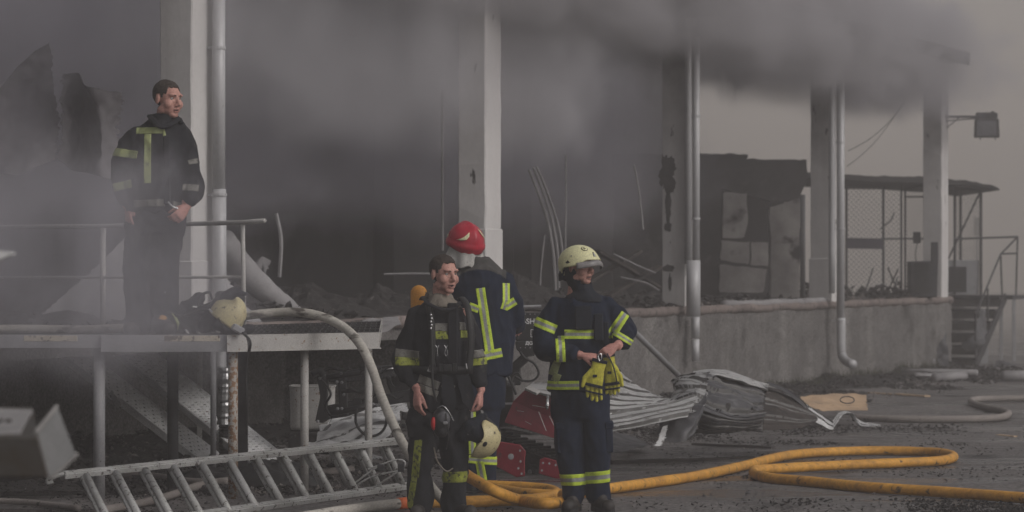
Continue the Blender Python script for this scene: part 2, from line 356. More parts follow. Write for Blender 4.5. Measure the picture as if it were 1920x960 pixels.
M['sheet'] = mat('torn_zinc_sheet', (.38, .38, .38), (.27, .27, .27), (.08, .075, .07), rough=.5, metal=.15, scale=3, spots=.60, spot_scale=9, sharp=.1, bump=.12)
M['sheetdark'] = mat('sooty_zinc_sheet', (.085, .085, .09), (.035, .035, .04), (.20, .20, .20), rough=.5, metal=.15, scale=2.2, spots=.62, spot_scale=6, sharp=.2, bump=.2)
M['grime'] = mat('soot_in_the_ribs', (.15, .148, .145), (.09, .088, .086), (.15, .15, .15), rough=.8, scale=6, spots=.6, bump=.2)  # shading of the ribs, put into the sheet colour
M['insul'] = mat('sooty_hanging_foil', (.20, .19, .20), (.13, .12, .13), (.08, .075, .08), rough=.8, scale=2, spots=.62, spot_scale=4, sharp=.2, bump=.3)
M['tread'] = mat('bright_ramp_aluminium', (.88, .88, .88), (.8, .8, .8), (.4, .39, .38), rough=.5, metal=.0, scale=4, spots=.68, bump=.05)
M['tan'] = mat('tan_backed_panel', (.47, .33, .21), (.38, .27, .18), (.13, .10, .08), rough=.8, scale=4, spots=.62, spot_scale=6, sharp=.12, bump=.2)
M['timber'] = mat('charred_timber', (.05, .042, .038), (.022, .02, .02), (.13, .1, .08), rough=.9, scale=6, spots=.66, bump=.6, stretch=(.4, 1, 1))
M['char'] = mat('charred_rubble', (.028, .026, .026), (.014, .013, .013), (.11, .10, .095), rough=.9, scale=9, spots=.64, spot_scale=20, bump=.6)
M['stone'] = mat('broken_mortar', (.20, .18, .165), (.10, .09, .085), (.035, .03, .03), rough=.9, scale=12, spots=.6, bump=.5)
M['red'] = mat('scuffed_red_paint', (.30, .016, .036), (.20, .012, .024), (.05, .03, .03), rough=.42, scale=4, spots=.63, spot_scale=12, sharp=.1, bump=.06, spec=.5)
M['black'] = mat('greasy_black_paint', (.022, .022, .024), (.013, .013, .014), (.07, .065, .06), rough=.5, scale=8, spots=.66, bump=.15)
M['white'] = mat('white_lettering', (.7, .7, .7), (.6, .6, .6), rough=.6, bump=0)
M['pale'] = mat('pale_sooty_panel', (.30, .29, .295), (.17, .165, .17), (.06, .058, .06), rough=.85, scale=1.4, spots=.6, spot_scale=3, sharp=.2, bump=.3)
M['beige'] = mat('peeling_beige_paint', (.48, .43, .34), (.36, .32, .26), (.08, .06, .045), rough=.7, scale=8, spots=.56, spot_scale=24, bump=.3)
M['wire'] = mat('grey_wire', (.09, .088, .088), (.06, .06, .06), rough=.6, metal=.3, bump=0)
M['chrome'] = mat('steel_hardware', (.55, .55, .55), (.45, .45, .45), rough=.25, metal=.9, bump=0)
M['grass'] = mat('singed_grass', (.05, .055, .03), (.03, .03, .02), rough=.8, bump=0)
M['foil'] = mat('crumpled_foil', (.55, .55, .55), (.4, .4, .4), (.1, .1, .1), rough=.3, metal=.8, scale=6, spots=.63, bump=.3, bump_scale=14)

# ---------------------------------------------------------------- downpipes
def downpipe(label, segs, clamps, mats=None):
    """segs: list of (points, radius)"""
    o = thing('downpipe', label, 'downpipe', segs[0][0][0], 'downpipes fixed to the pillars')
    for i, (pts, r) in enumerate(segs):
        mb = MB(); mb.tube(pts, r, 14); build('pipe', mb, M['zinc'], o, smooth=True)
    for c, r in clamps:
        mb = MB(); mb.tube([c - V((0, 0, .012)), c + V((0, 0, .012))], r + .008, 14); mb.beam(c, c + V((-r - .07, .02, 0)), .012, .02); build('clamp', mb, M['zinc'], o)
    return o
s = 217
downpipe('thick downpipe on the pillar by the fireman on the platform', [([P(410, -40, s), P(410, 365, s)], .058), ([P(411, 355, s), P(412, 655, s)], .062), ([P(413, 650, s - 3), P(415, 780, s - 3)], .052)],
         [(P(410, 90, s), .058), (P(411, 365, s), .062), (P(412, 560, s), .06)])
s = 150
downpipe('downpipe with a wide lower sleeve on the soot stained pillar', [([P(1288, 60, s), P(1291, 100, s), P(1290.5, 495, s)], .045), ([P(1305, 70, s), P(1305, 495, s)], .047), ([P(1300, 488, s + 1), P(1300, 594, s + 1)], .088), ([P(1304, 590, s), P(1304, 633, s)], .052), ([P(1304, 636, s), P(1304, 677, s)], .049)],
         [(P(1305, 217, s), .05), (P(1305, 410, s), .05)])
s = 130
downpipe('downpipe ending in a curved shoe above the wall foot', [(spline([P(1551, 95, s), P(1552, 125, s), P(1559, 152, s), P(1560, 180, s), P(1560, 550, s)], 5), .047), ([P(1576, 100, s), P(1576, 600, s)], .057),
         (spline([P(1577, 596, s), P(1577, 650, s), P(1579, 667, s), P(1586, 677, s + 1), P(1599, 683, s + 2)], 6), .064)], [(P(1576, 267, s), .058), (P(1577, 429, s), .058), (P(1577, 601, s), .062)])

# ---------------------------------------------------------------- lagged pipe on the dock edge
o = thing('lagged_pipe', 'grey lagged pipe lying along the dock edge left of the curved downpipe', 'pipe', W(2.35, .03, DH))
mb = MB(); pts = [W(t, -.04 + .015 * noise.noise((t * 20, 0, 0)), DH + .0 + .02 * noise.noise((t * 9, 1, 0))) for t in np.linspace(2.25, 2.98, 60)]
mb.tube(pts, [.055 + .014 * noise.noise((i * .9, 3, 1)) for i in range(60)], 10); build('lagging', mb, M['pale'], o, smooth=True)

M['scorch'] = mat('scorched_render', (.055, .052, .055), (.03, .028, .03), (.17, .16, .155), rough=.95, scale=1.6, spots=.58, spot_scale=2.6, sharp=.25, bump=.4)
# ---------------------------------------------------------------- ruined partition between third and fourth pillar
ru = thing('ruined_wall', 'scorched block wall with an empty doorway between the right hand pillars', 'wall', P(1400, 560, 125))
s = 124
def slab(name, pts, dep, m, par, s=s, jit=.03, n=10):
    """outlined slab with real thickness; pts in photo pixels at one distance"""
    out = []
    for i, (a, b) in enumerate(zip(pts, pts[1:] + pts[:1])):
        for k in range(n):
            t = k / n; x = a[0] + (b[0] - a[0]) * t; y = a[1] + (b[1] - a[1]) * t; q = P(x, y, s)
            if k: q += V((noise.noise(q * 4), 0, noise.noise(q * 4 + V((9, 0, 0))))) * jit
            out.append(q)
    nn = len(out); mb = MB(); mb.add(out + [q + V((0, dep, 0)) for q in out], [tuple(range(nn)), tuple(reversed(range(nn, 2 * nn)))] + [(i, (i + 1) % nn, nn + (i + 1) % nn, nn + i) for i in range(nn)])
    return build(name, mb, m, par)
slab('lintel_wall', [(1150, 288), (1392, 291), (1400, 298), (1512, 302), (1512, 340), (1500, 372), (1445, 378), (1352, 355), (1352, 560), (1150, 560)], .3, M['scorch'], ru, s=122)
slab('block', [(1356, 362), (1400, 362), (1402, 400), (1396, 444), (1356, 446)], .12, M['ruin'], ru, s=123)
slab('block', [(1352, 450), (1406, 453), (1403, 496), (1352, 488)], .12, M['ruin'], ru, s=123)
slab('block', [(1409, 453), (1441, 455), (1440, 499), (1407, 497)], .12, M['ruin'], ru, s=123)
slab('block', [(1350, 496), (1438, 505), (1430, 548), (1350, 548)], .12, M['ruin'], ru, s=123)
slab('buttress', [(1444, 388), (1470, 378), (1500, 372), (1500, 560), (1444, 560)], .3, M['ruin'], ru, s=126)
slab('dark_doorway', [(1335, 340), (1452, 350), (1500, 366), (1500, 560), (1335, 560)], .15, M['burnt'], ru, s=118)  # dark slab added behind the openings to shut out the bright sky
mb = MB(); mb.tube([P(1505, 365, 127), P(1505, 560, 127)], .04, 12); build('post', mb, M['bluegrey'], ru, smooth=True)
mb = MB(); mb.beam(P(1495, 330, 121), P(1530, 330, 121), .03, .03); mb.beam(P(1503, 305, 121), P(1503, 346, 121), .03, .03); mb.beam(P(1495, 346, 121), P(1512, 346, 121), .03, .03); build('bent_bracket', mb, M['darksteel'], ru)
o = thing('fallen_roof_edge', 'charred ragged roof strip lying on the ruined wall', 'roof', P(1400, 300, 123))
mb = MB(); pts = [P(x, 291 + 4 * noise.noise((x * .05, 0, 0)) + (x - 1300) * .02, 121) for x in range(1300, 1408, 6)]
mb.tube(pts, [.03 + .02 * noise.noise((i, 0, 2)) for i in range(len(pts))], 7); pts = [P(x, 303 + 3 * noise.noise((x * .07, 0, 0)), 121) for x in range(1386, 1518, 6)]
mb.tube(pts, .025, 7); build('strip', mb, M['roof'], o)

# ---------------------------------------------------------------- wire cage
cg = thing('wire_cage', 'chain link cage with a ragged flat roof on the far end of the dock', 'cage', P(1700, 555, 103))
def post(x, y0, y1, s, w=.035, x2=None): mb = MB(); mb.beam(P(x, y1, s), P(x2 or x, y0, s), w, w, up=(0, 1, 0)); return build('post', mb, M['darksteel'], cg)
for x, y0, y1, s_, w in ((1587, 347, 553, 104, .04), (1656, 350, 553, 104, .04), (1690, 342, 553, 103, .035), (1697, 352, 553, 101, .035), (1735, 350, 553, 103, .03), (1790, 350, 553, 104, .04), (1801, 350, 553, 101, .04), (1839, 356, 553, 104, .045)): post(x, y0, y1, s_, w)
for a, b in (((1587, 349), (1656, 350)), ((1656, 448), (1775, 447)), ((1697, 353), (1730, 347)), ((1697, 369), (1735, 369)), ((1790, 352), (1839, 357)), ((1839, 357), (1775, 492))): mb = MB(); mb.beam(P(*a, 103.5), P(*b, 103.5), .03, .03); build('rail', mb, M['darksteel'], cg)
slab('name_board', [(1587, 446), (1655, 447), (1655, 467), (1587, 466)], .03, mat('faded_board', (.05, .045, .06)), cg, s=105, jit=0)
def link_mesh(x0, x1, y0, y1, s, sp=9.5):
    mb = MB(); A = P(x0, y0, s); B = P(x1, y1, s); w = B.x - A.x; h = A.z - B.z; st = sp / s; y = A.y; ox, oz = A.x, B.z
    for sg in (1, -1):
        c = -h if sg > 0 else 0
        while c < (w if sg > 0 else w + h):
            pts = []
            x_a, x_b = (c, c + h) if sg > 0 else (c, c - h)
            z_a, z_b = 0, h
            def cl(xa, za, xb, zb, L, sgn):
                return None
            t0, t1 = 0.0, 1.0
            dx = x_b - x_a
            lo, hi = (0 - x_a) / dx, (w - x_a) / dx
            if lo > hi: lo, hi = hi, lo
            t0, t1 = max(0, lo), min(1, hi)
            if t1 > t0: mb.tube([(ox + x_a + dx * t0, y, oz + h * t0), (ox + x_a + dx * t1, y + .01, oz + h * t1)], .0033, 3, cap=False)
            c += st
    o = build('chain_link', mb, M['wire'], cg); o['kind'] = 'stuff'
link_mesh(1587, 1656, 350, 446, 104); link_mesh(1587, 1656, 467, 553, 104); link_mesh(1656, 1690, 350, 553, 103.2, 9); link_mesh(1697, 1735, 352, 553, 101.5, 6.5); link_mesh(1801, 1839, 357, 553, 103.8, 7); link_mesh(1790, 1801, 352, 553, 103, 5)
mb = MB(); n = 60; vs = []
prof = [(1500, 322), (1585, 327), (1640, 330), (1720, 331), (1775, 335), (1830, 341), (1874, 352)]
for i in range(n):
    x = 1500 + 374 * i / (n - 1); y = np.interp(x, [a for a, b in prof], [b for a, b in prof]); j = noise.noise((x * .06, 0, 0)) * 3
    th = 11 - 7 * max(0, (x - 1780) / 94)
    for s_, yy in ((105.5, y + j), (105.5, y + th + 2 * noise.noise((x * .1, 4, 0))), (96, y + th * .9), (96, y + j * .5)): vs.append(P(x, 500 + (yy - 500) * s_ / 105.5, s_) if s_ == 105.5 else P(960 + (x - 960) * s_ / 105.5, 500 + (yy - 500) * s_ / 105.5, s_))
mb.add(vs, [((i - 1) * 4 + k, (i - 1) * 4 + (k + 1) % 4, i * 4 + (k + 1) % 4, i * 4 + k) for i in range(1, n) for k in range(4)] + [(0, 1, 2, 3), (n * 4 - 4, n * 4 - 1, n * 4 - 2, n * 4 - 3)])
build('roof_sheet', mb, M['roof'], cg)
mb = MB(); mb.tube(spline([P(1650, 430, 106), P(1662, 420, 106), P(1671, 412, 106), P(1677, 398, 106)], 4), [.012] * 13, 5); build('snapped_wire', mb, M['darksteel'], cg)
# junk on the dock by the cage
o = thing('toppled_chair_frames', 'burnt chair frames piled on the dock beside the chain link cage', 'chair frames', P(1660, 553, 112))
for a, b in (((1622, 548), (1637, 503)), ((1665, 502), (1686, 553)), ((1684, 505), (1662, 551)), ((1645, 552), (1690, 548)), ((1622, 548), (1660, 535)), ((1640, 548), (1652, 533)), ((1655, 538), (1690, 541)), ((1690, 541), (1690, 553)), ((1672, 553), (1683, 520))):
    mb = MB(); mb.tube([P(*a, 112 + R.random()), P(*b, 111)], .014, 6); build('bar', mb, M['darksteel'], o)
mb = MB(); mb.ell(P(1634, 552, 112), (.12, .12, .05)); mb.ell(P(1670, 554, 112), (.2, .12, .04)); build('melted_seat', mb, M['char'], o, jitter=.05)
def cabinet(name, label, cat, x0, x1, y0, y1, s, dep, m, tilt=0, extra=None):
    o = thing(name, label, cat, P((x0 + x1) / 2, y1, s)); a = P(x0, y0, s); b = P(x1, y1, s)
    mb = MB(); mb.box((a + b) / 2 + V((0, dep / 2, 0)), (abs(b.x - a.x), dep, abs(a.z - b.z))); build('case', mb, m, o, bevel=.01, jitter=.02); return o
o = cabinet('metal_cabinet', 'dark box cabinet standing on the dock in front of the corner pillar', 'cabinet', 1706, 1758, 490, 557, 116, .35, M['darksteel'])
mb = MB(); a, b = P(1746, 454, 117), P(1758, 494, 117); mb.box((a + b) / 2, (abs(b.x - a.x), .12, a.z - b.z)); build('upper_box', mb, M['darksteel'], o, bevel=.006)
mb = MB(); a, b = P(1713, 492, 116.5), P(1740, 550, 116.5); mb.box((a + b) / 2 + V((0, -.01, 0)), (abs(b.x - a.x), .02, a.z - b.z)); build('door', mb, M['black'], o)
o = cabinet('junction_box', 'small grey electrical box at half height left of the corner pillar', 'electrical box', 1714, 1727, 434, 456, 113, .1, M['darksteel'])
mb = MB(); mb.tube(spline([P(1720, 455, 113), P(1716, 480, 113), P(1722, 505, 113), P(1710, 535, 113)], 5), .008, 5); build('cable', mb, M['rubber'], o)
o = cabinet('air_conditioner', 'grey air conditioner case standing behind the steel stairs', 'air conditioner', 1772, 1835, 488, 553, 104, .4, M['bluegrey'])
mb = MB(); a, b = P(1774, 500, 104.6), P(1812, 548, 104.6); mb.box((a + b) / 2, (abs(b.x - a.x), .03, a.z - b.z)); build('grille', mb, M['black'], o)
for k in range(7):
    mb = MB(); z = a.z - (k + .7) * (a.z - b.z) / 7.6; mb.box(((a.x + b.x) / 2, a.y - .025, z), (abs(b.x - a.x) * .96, .02, .012)); build('slat', mb, M['darksteel'], o)

# ---------------------------------------------------------------- steel stairs
st = thing('steel_stairs', 'steel stairs with handrails at the far corner of the dock', 'stairs', P(1800, 690, 112))
A0 = P(1828, 690, 112); A0.z = 0
def ST(a, n, z): return A0 + WD * a + WN * n + V((0, 0, z))
WIDE = 1.05; RUN = 1.9
for k in range(6):
    z = (k + 1) * DH / 6 - .03; a = k * RUN / 6 + .1
    mb = MB(); vs = [ST(a + p, n, z + q) for q in (-.03, 0) for p, n in ((-.02, -WIDE), (.30, -WIDE), (.30, 0), (-.02, 0))]
    mb.add(vs, [(3, 2, 1, 0), (4, 5, 6, 7), (0, 1, 5, 4), (1, 2, 6, 5), (2, 3, 7, 6), (3, 0, 4, 7)]); build('tread', mb, M['darksteel'], st)
    mb = MB(); vs = [ST(a + p, n, z - .17 + q) for q in (0, .14) for p, n in ((.26, -WIDE), (.28, -WIDE), (.28, 0), (.26, 0))]
    mb.add(vs, [(3, 2, 1, 0), (4, 5, 6, 7), (0, 1, 5, 4), (1, 2, 6, 5), (2, 3, 7, 6), (3, 0, 4, 7)]); build('riser', mb, M['pale'], st)
for n in (.02, -WIDE - .02):
    mb = MB(); mb.beam(ST(-.05, n, .02), ST(RUN + .1, n, DH - .03), .03, .15); build('stringer', mb, M['darksteel'], st)
mb = MB(); a_, b_ = ST(RUN + .05, -WIDE - .1, DH - .03), ST(RUN + .55, .12, DH - .03)
vs = [ST(p, n, DH + q) for q in (-.07, 0) for p, n in ((RUN + .02, -WIDE - .1), (RUN + .9, -WIDE - .1), (RUN + .9, .16), (RUN + .02, .16))]
mb.add(vs, [(3, 2, 1, 0), (4, 5, 6, 7), (0, 1, 5, 4), (1, 2, 6, 5), (2, 3, 7, 6), (3, 0, 4, 7)]); build('landing', mb, M['darksteel'], st)
for (x, s_) in ((1877, 105.5), (1901, 104.5)):
    mb = MB(); q = P(x, 553, s_); q.z = DH - .04; mb.beam(V((q.x, q.y, 0)), q, .055, .055, up=(0, 1, 0)); build('leg', mb, M['bluegrey'], st)
mb = MB(); rp = [P(1830, 690, 112), P(1829, 590, 112), P(1876, 477, 106), P(1908, 444, 104.5), P(1788, 448, 105)]
for a, b in zip(rp, rp[1:]): mb.tube([a, b], .018, 8)
build('handrail', mb, M['darksteel'], st)
for a, b, s_ in (((1908, 444), (1905, 553), 104.5), ((1876, 477), (1879, 553), 106), ((1876, 476), (1908, 475), 105), ((1852, 541), (1852, 620), 109)): mb = MB(); mb.tube([P(*a, s_), P(*b, s_)], .016, 8); build('rail_post', mb, M['darksteel'], st)
# low wall foot under the stairs' far side
slab('support_wall', [(1838, 590), (1853, 610), (1853, 680), (1836, 686)], .1, M['bluegrey'], st, s=107, jit=.01)

# ---------------------------------------------------------------- floodlight
fl = thing('floodlight', 'square floodlight on a horizontal bracket from the farthest pillar', 'floodlight', P(1780, 222, 113))
mb = MB(); mb.beam(P(1772, 219, 113), P(1836, 219, 111), .05, .04); mb.beam(P(1772, 227, 113), P(1830, 222, 111), .02, .02); mb.beam(P(1776, 239, 113), P(1798, 221, 112), .014, .014); build('bracket', mb, M['darksteel'], fl)
mb = MB(); a, b = P(1827, 223, 111), P(1873, 258, 111); mb.box((a + b) / 2, (b.x - a.x, .16, a.z - b.z), taper=.94); build('housing', mb, M['darksteel'], fl, bevel=.012)
mb = MB(); a, b = P(1831, 211, 111), P(1868, 224, 111); mb.box((a + b) / 2 + V((0, .03, 0)), (b.x - a.x, .14, a.z - b.z)); mb.box(P(1861, 212, 111), (.05, .06, .06)); mb.box(P(1868, 217, 111), (.04, .05, .09)); build('driver_box', mb, M['darksteel'], fl, bevel=.008)
mb = MB(); a, b = P(1830, 227, 113), P(1866, 255, 113); mb.box((a + b) / 2 + V((0, -.3, 0)) + V((0, .2, 0)), (b.x - a.x, .02, a.z - b.z)); build('lens', mb, mat('dim_lens', (.12, .12, .13), rough=.3), fl)
for i in range(2):
    mb = MB(); mb.tube(spline([P(1838, 259, 111) if i else P(1866, 259, 111), P(1838, 262, 111) if i else P(1866, 262, 111)], 2), .01, 6); build('bolt', mb, M['darksteel'], fl)
for k, (a, b) in enumerate((((1703, 185), (1590, 283)), ((1695, 190), (1588, 312)))):
    mb = MB(); A, B = P(*a, 115), P(*b, 120); pts = [A.lerp(B, t) - V((0, 0, .12 * math.sin(math.pi * t))) for t in np.linspace(0, 1, 14)]; mb.tube(pts, .006, 4)
    o = build('overhead_cable', mb, M['wire'], loc=A); setp(o, ['upper thin cable sagging across the gap before the corner pillar', 'lower thin cable sagging across the gap before the corner pillar'][k], 'cable', 'cables across the gap')

# ---------------------------------------------------------------- far yard: low wall and poles lost in the haze
o = thing('far_wall', 'low pale boundary wall almost lost in the haze behind the stairs', 'wall', P(1880, 540, 52))
for z in (0,):
    mb = MB(); mb.box((P(1840, 500, 52) + V((6, 0, -1.7 + z + .38))), (34, .15, .76)); build('panel', mb, M['pale'], o)
o = thing('roadside_sign', 'small pale sign plate standing in the haze behind the cage', 'sign', P(1832, 445, 98))
mb = MB(); q = P(1832, 425, 70); mb.box(q, (.16, .03, .5)); build('plate', mb, M['pale'], o); mb = MB(); mb.beam(q + V((0, .03, -.2)), V((q.x, q.y + .03, 0)), .06, .06, up=(0, 1, 0)); build('pole', mb, M['bluegrey'], o)

# ---------------------------------------------------------------- steel platform in front of the dock
pf = thing('steel_platform', 'cream painted steel loading platform with tubular legs and handrail', 'platform', G(437, 935))
def Pz(px, s, z): q = P(px, 500, s); q.z = z; return q
fr = [(-40, 256), (430, 256), (711, 246)]
mb = MB(); vs = []
poly = [Pz(-40, 256, DH), Pz(430, 256, DH), Pz(711, 246, DH), Pz(713, 240, DH), Pz(-40, 249.8, DH)]
vs = [p - V((0, 0, .008)) for p in poly] + [p - V((0, 0, .03)) for p in poly]
mb.add(vs, [(0, 1, 2, 3, 4), (9, 8, 7, 6, 5)] + [(i, (i + 1) % 5, 5 + (i + 1) % 5, 5 + i) for i in range(5)]); build('deck_plate', mb, M['ash'], pf)
mb = MB()
for k in range(70):   # steel grating added between plate and dock to let light reach the ramps
    a = Pz(-40, 249.6, DH).lerp(Pz(713, 239.8, DH), k / 69); e = Pz(-40, 236, DH).lerp(Pz(716, 186, DH), k / 69); mb.beam(a - V((0, 0, .02)), e - V((0, 0, .02)), .007, .012)
for k in range(1, 6): mb.beam(Pz(-40, 249.6, DH - .02).lerp(Pz(-40, 236, DH - .02), k / 6), Pz(713, 239.8, DH - .02).lerp(Pz(716, 186, DH - .02), k / 6), .008, .02)
o = build('deck_grating', mb, M['black'], pf); o['kind'] = 'stuff'
def front_beam(x0, s0, x1, s1, h, m):
    a, b = Pz(x0, s0, DH - h / 2), Pz(x1, s1, DH - h / 2); mb = MB(); mb.beam(a, b, .008, h)
    for dz in (h / 2 - .004, -h / 2 + .004): mb.beam(a + V((0, .025, dz)), b + V((0, .025, dz)), .05, .009)
    return build('beam', mb, m, pf)
front_beam(-40, 256, 189, 256, .095, M['bluegrey']); front_beam(189.5, 256.5, 425, 256.5, .122, M['bluegrey']); front_beam(425.5, 257, 711, 247, .122, M['steelpaint'])
mb = MB(); a = Pz(711, 246.5, DH - .062); mb.beam(a, Pz(716, 194, DH - .062), .008, .12); build('end_beam', mb, M['steelpaint'], pf)
for k, (x, w, s_, m) in enumerate(((186, .088, 255, 'bluegrey'), (324, .086, 246, 'darksteel'), (437, .072, 255, 'rustpaint'), (571, .062, 250, 'steelpaint'), (691, .058, 246, 'steelpaint'), (400, .05, 222, 'bluegrey'))):
    mb = MB(); mb.tube([Pz(x, s_, -.02), Pz(x, s_, DH - .1)], w / 2, 16); build('leg', mb, M[m], pf, smooth=True)
mb = MB(); mb.beam(Pz(455, 238, -.02), Pz(455, 238, DH - .05), .078, .078, up=(0, 1, 0)); build('leg', mb, M['darksteel'], pf)
for x0, x1 in ((45, 145), (308, 412)):
    mb = MB(); mb.beam(Pz(x0, 258, DH - .022), Pz(x1, 258, DH - .022), .02, .042); build('bracket', mb, M['beige'], pf, bevel=.003)
def rz(s): return 2.035
mb = MB(); mb.tube([Pz(-60, 220, 2.035), Pz(193, 227, 2.035), Pz(455, 247, 2.035), Pz(496, 250, 2.045)], .018, 8); build('handrail', mb, M['steelpaint'], pf, smooth=True)
mb = MB(); mb.tube([Pz(-60, 220, 1.608), Pz(193, 227, 1.612), Pz(455, 247, 1.62)], .012, 8); build('mid_rail', mb, M['steelpaint'], pf, smooth=True)
mb = MB(); mb.tube([Pz(193, 227, DH), Pz(193, 227, 2.02)], .024, 10); build('rail_post', mb, M['steelpaint'], pf, smooth=True)
mb = MB(); mb.tube([Pz(458, 247, DH), Pz(455, 247, 2.02)], .017, 10); build('rail_post', mb, M['steelpaint'], pf, smooth=True)
mb = MB(); mb.tube(spline([P(460, 620, 258), P(466, 650, 259), P(462, 700, 259), P(463, 815, 258)], 5), .007, 5); mb.tube(spline([P(455, 624, 258), P(469, 640, 260), P(467, 660, 259)], 4), .01, 5)
o = build('dangling_strap', mb, M['rubber'], loc=P(460, 620, 258)); setp(o, 'thin black strap dangling over the platform corner', 'strap')

# white frame and pipe under the platform
o = thing('white_ladder_frame', 'narrow white frame standing under the platform in front of the wall', 'frame', Pz(386, 195, 0))
for x in (374, 400):
    mb = MB(); mb.beam(Pz(x, 195, 0), Pz(x + 1, 195, .98), .045, .03, up=(0, 1, 0)); build('upright', mb, M['steelpaint'], o)
for y in (698, 765): mb = MB(); mb.beam(P(374, y, 196), P(400, y, 196), .02, .02); build('crossbar', mb, M['steelpaint'], o)
mb = MB(); mb.beam(P(387, 764, 194), P(387, 806, 194), .05, .03, up=(0, 1, 0)); build('red_plate', mb, M['red'], o)
o = thing('foil_wrapped_pipe', 'pipe stub wrapped in crumpled foil under the platform corner', 'pipe', P(420, 850, 216)); mb = MB()
pts = [P(421, y, 216) for y in range(690, 800, 5)]; mb.tube(pts, [.058 + .018 * noise.noise((i * .8, 0, 0)) for i in range(len(pts))], 12); build('foil', mb, M['foil'], o, jitter=.02)
mb = MB(); pts = [P(424, y, 215) for y in range(790, 855, 3)]; mb.tube(pts, [.06 + .008 * (i % 2) for i in range(len(pts))], 12); build('ribbed_sleeve', mb, M['rubber'], o)

# ---------------------------------------------------------------- perforated loading ramps
def ramp(label, b, t, width=.36):
    o = thing('loading_ramp', label, 'ramp', V((b.x, b.y, 0)), 'perforated aluminium ramps leaning on the dock')
    d = (t - b); L_ = d.length; d.normalize(); hz = V((d.x, d.y, 0)).normalized(); w = V((hz.y, -hz.x, 0)) * -1
    if w.x < 0: w = -w
    up = w.cross(d);
    if up.z < 0: up = -up
    for half in (0, 1):
        for sgn in (-1, 1):
            a0 = b + d * (L_ * .5 * half); a1 = b + d * (L_ * .5 * (half + 1) - .01); mb = MB(); off = w * (sgn * width / 2)
            mb.beam(a0 + off - up * .03, a1 + off - up * .03, .012 + .004 * half, .07, up=up); build('side_rail', mb, M['tread'], o)
    mb = MB(); nr = int(L_ / .058); lanes = 6
    for i in range(nr + 1):
        p = b + d * (L_ * i / nr); mb.beam(p - w * width / 2, p + w * width / 2, .036, .004, up=up)
        if i < nr:   # raised teeth between the slots
            for k in range(lanes):
                if (i + k) % 2 == 0:
                    c = p + d * (L_ / nr * .5) + w * ((k + .5) / lanes - .5) * width; mb.beam(c - w * .013, c + w * .013, .018, .014, up=up)
    for k in range(lanes + 1):
        c = w * (k / lanes - .5) * width; mb.beam(b + c, t + c, .030, .005, up=up)
    for f_ in (.0, .48, .97):
        p = b + d * (L_ * f_); mb.beam(p, p + d * .07, width, .006, up=up)
    q = build('perforated_tread', mb, M['tread'], o); q['kind'] = 'stuff'
    mb = MB(); c = b + d * L_ * .53 - w * (width / 2 + .012); mb.beam(c - up * .07 - d * .09, c - up * .01 + d * .06, .014, .05, up=up); mb.ell(c - up * .06 - d * .12, (.012, .012, .012), n=6, m=4); build('hinge', mb, M['alu'], o)
    return o
ramp('perforated aluminium ramp nearer the left edge, its foot behind the rusty leg', P(390, 853, 211), P(112, 640, 204.5))
ramp('perforated aluminium ramp whose foot ends above the middle of the long ladder', P(512, 868, 219), P(232, 640, 198))

# ---------------------------------------------------------------- aluminium ladder
ld = thing('ladder', 'muddy aluminium extension ladder lying aslant across the left foreground', 'ladder', G(450, 960))
U0, U1 = P(120, 889, 277), P(747, 825, 249); L0, L1 = P(172, 1000, 294), P(782, 912, 244.5)
def rail(a, b):
    mb = MB(); upv = (U0 - L0).normalized(); mb.beam(a, b, .035, .040, up=upv); mb.beam(a + upv * -.030 + V((0, .008, 0)), b + upv * -.030 + V((0, .008, 0)), .018, .032, up=upv); mb.beam(a + upv * -.052, b + upv * -.052, .034, .012, up=upv)
    return build('side_rail', mb, M['alu'], ld, bevel=.0015)
rail(U0, U1); rail(L0 + (U0 - L0) * .06, L1 + (U1 - L1) * .06); 
for i in range(12):
    t = (.055 + i * .0815); a = U0.lerp(U1, t); b = L0.lerp(L1, t)
    for dx, r in ((V((0, 0, 0)), .027), (V((-.046, .05, -.0)), .017)):
        mb = MB(); p0 = a.lerp(b, .08) + dx; p1 = a.lerp(b, .98) + dx; mb.tube([p0, p1], r, 12); build('rung', mb, M['alu'], ld, smooth=True)
mb = MB(); mb.tube(spline([U0, U0 + V((-.05, -.01, -.01)), U0 + V((-.1, -.01, -.03)), U0 + V((-.11, 0, -.055)), U0 + V((-.075, 0, -.05))], 4), .016, 8); build('end_hook', mb, M['alu'], ld)
mb = MB()
for pts in ([(690, 880), (745, 862), (757, 875), (700, 915)], [(640, 925), (700, 880), (720, 870)], [(648, 930), (690, 897), (760, 880)]): mb.tube(spline([P(x, y, 252) for x, y in pts], 5), .008, 6)
build('locking_bars', mb, M['alu'], ld); mb = MB(); mb.box(P(752, 877, 253), (.05, .05, .06)); mb.box(P(714, 877, 253), (.05, .05, .05)); build('lock_block', mb, M['darksteel'], ld, bevel=.006)

# ---------------------------------------------------------------- hoses
def hose(name, label, cat, pts, r, m, n=10, group=None, wob=0, parts=None):
    q = spline(pts, n)
    if wob:
        q = [p + noise.noise_vector(p * 2.3) * wob for p in q]
    mb = MB(); mb.tube(q, [r * (1 + .05 * noise.noise((i * .23, r * 50, 0))) for i in range(len(q))], 14)
    o = build(name, mb, M[m], loc=pts[0], smooth=True); return setp(o, label, cat, group)
def Gs(lst, h): return [G(x, y, h) for x, y in lst]
hose('fire_hose', 'thick cream fire hose lying on the platform and arching down past its corner', 'fire hose',
     [P(-40, 617, 246), P(60, 617, 247), P(150, 618, 248), P(240, 615, 248), P(330, 613, 249), P(400, 604, 249), P(470, 591, 250), P(520, 586, 250), P(566, 586, 251), P(610, 596, 252), P(650, 618, 254), P(678, 650, 257), P(697, 690, 259), P(714, 740, 261), P(735, 790, 264), P(760, 840, 267), P(790, 885, 270), P(818, 925, 272), P(850, 955, 271)], .034, 'creamhose')
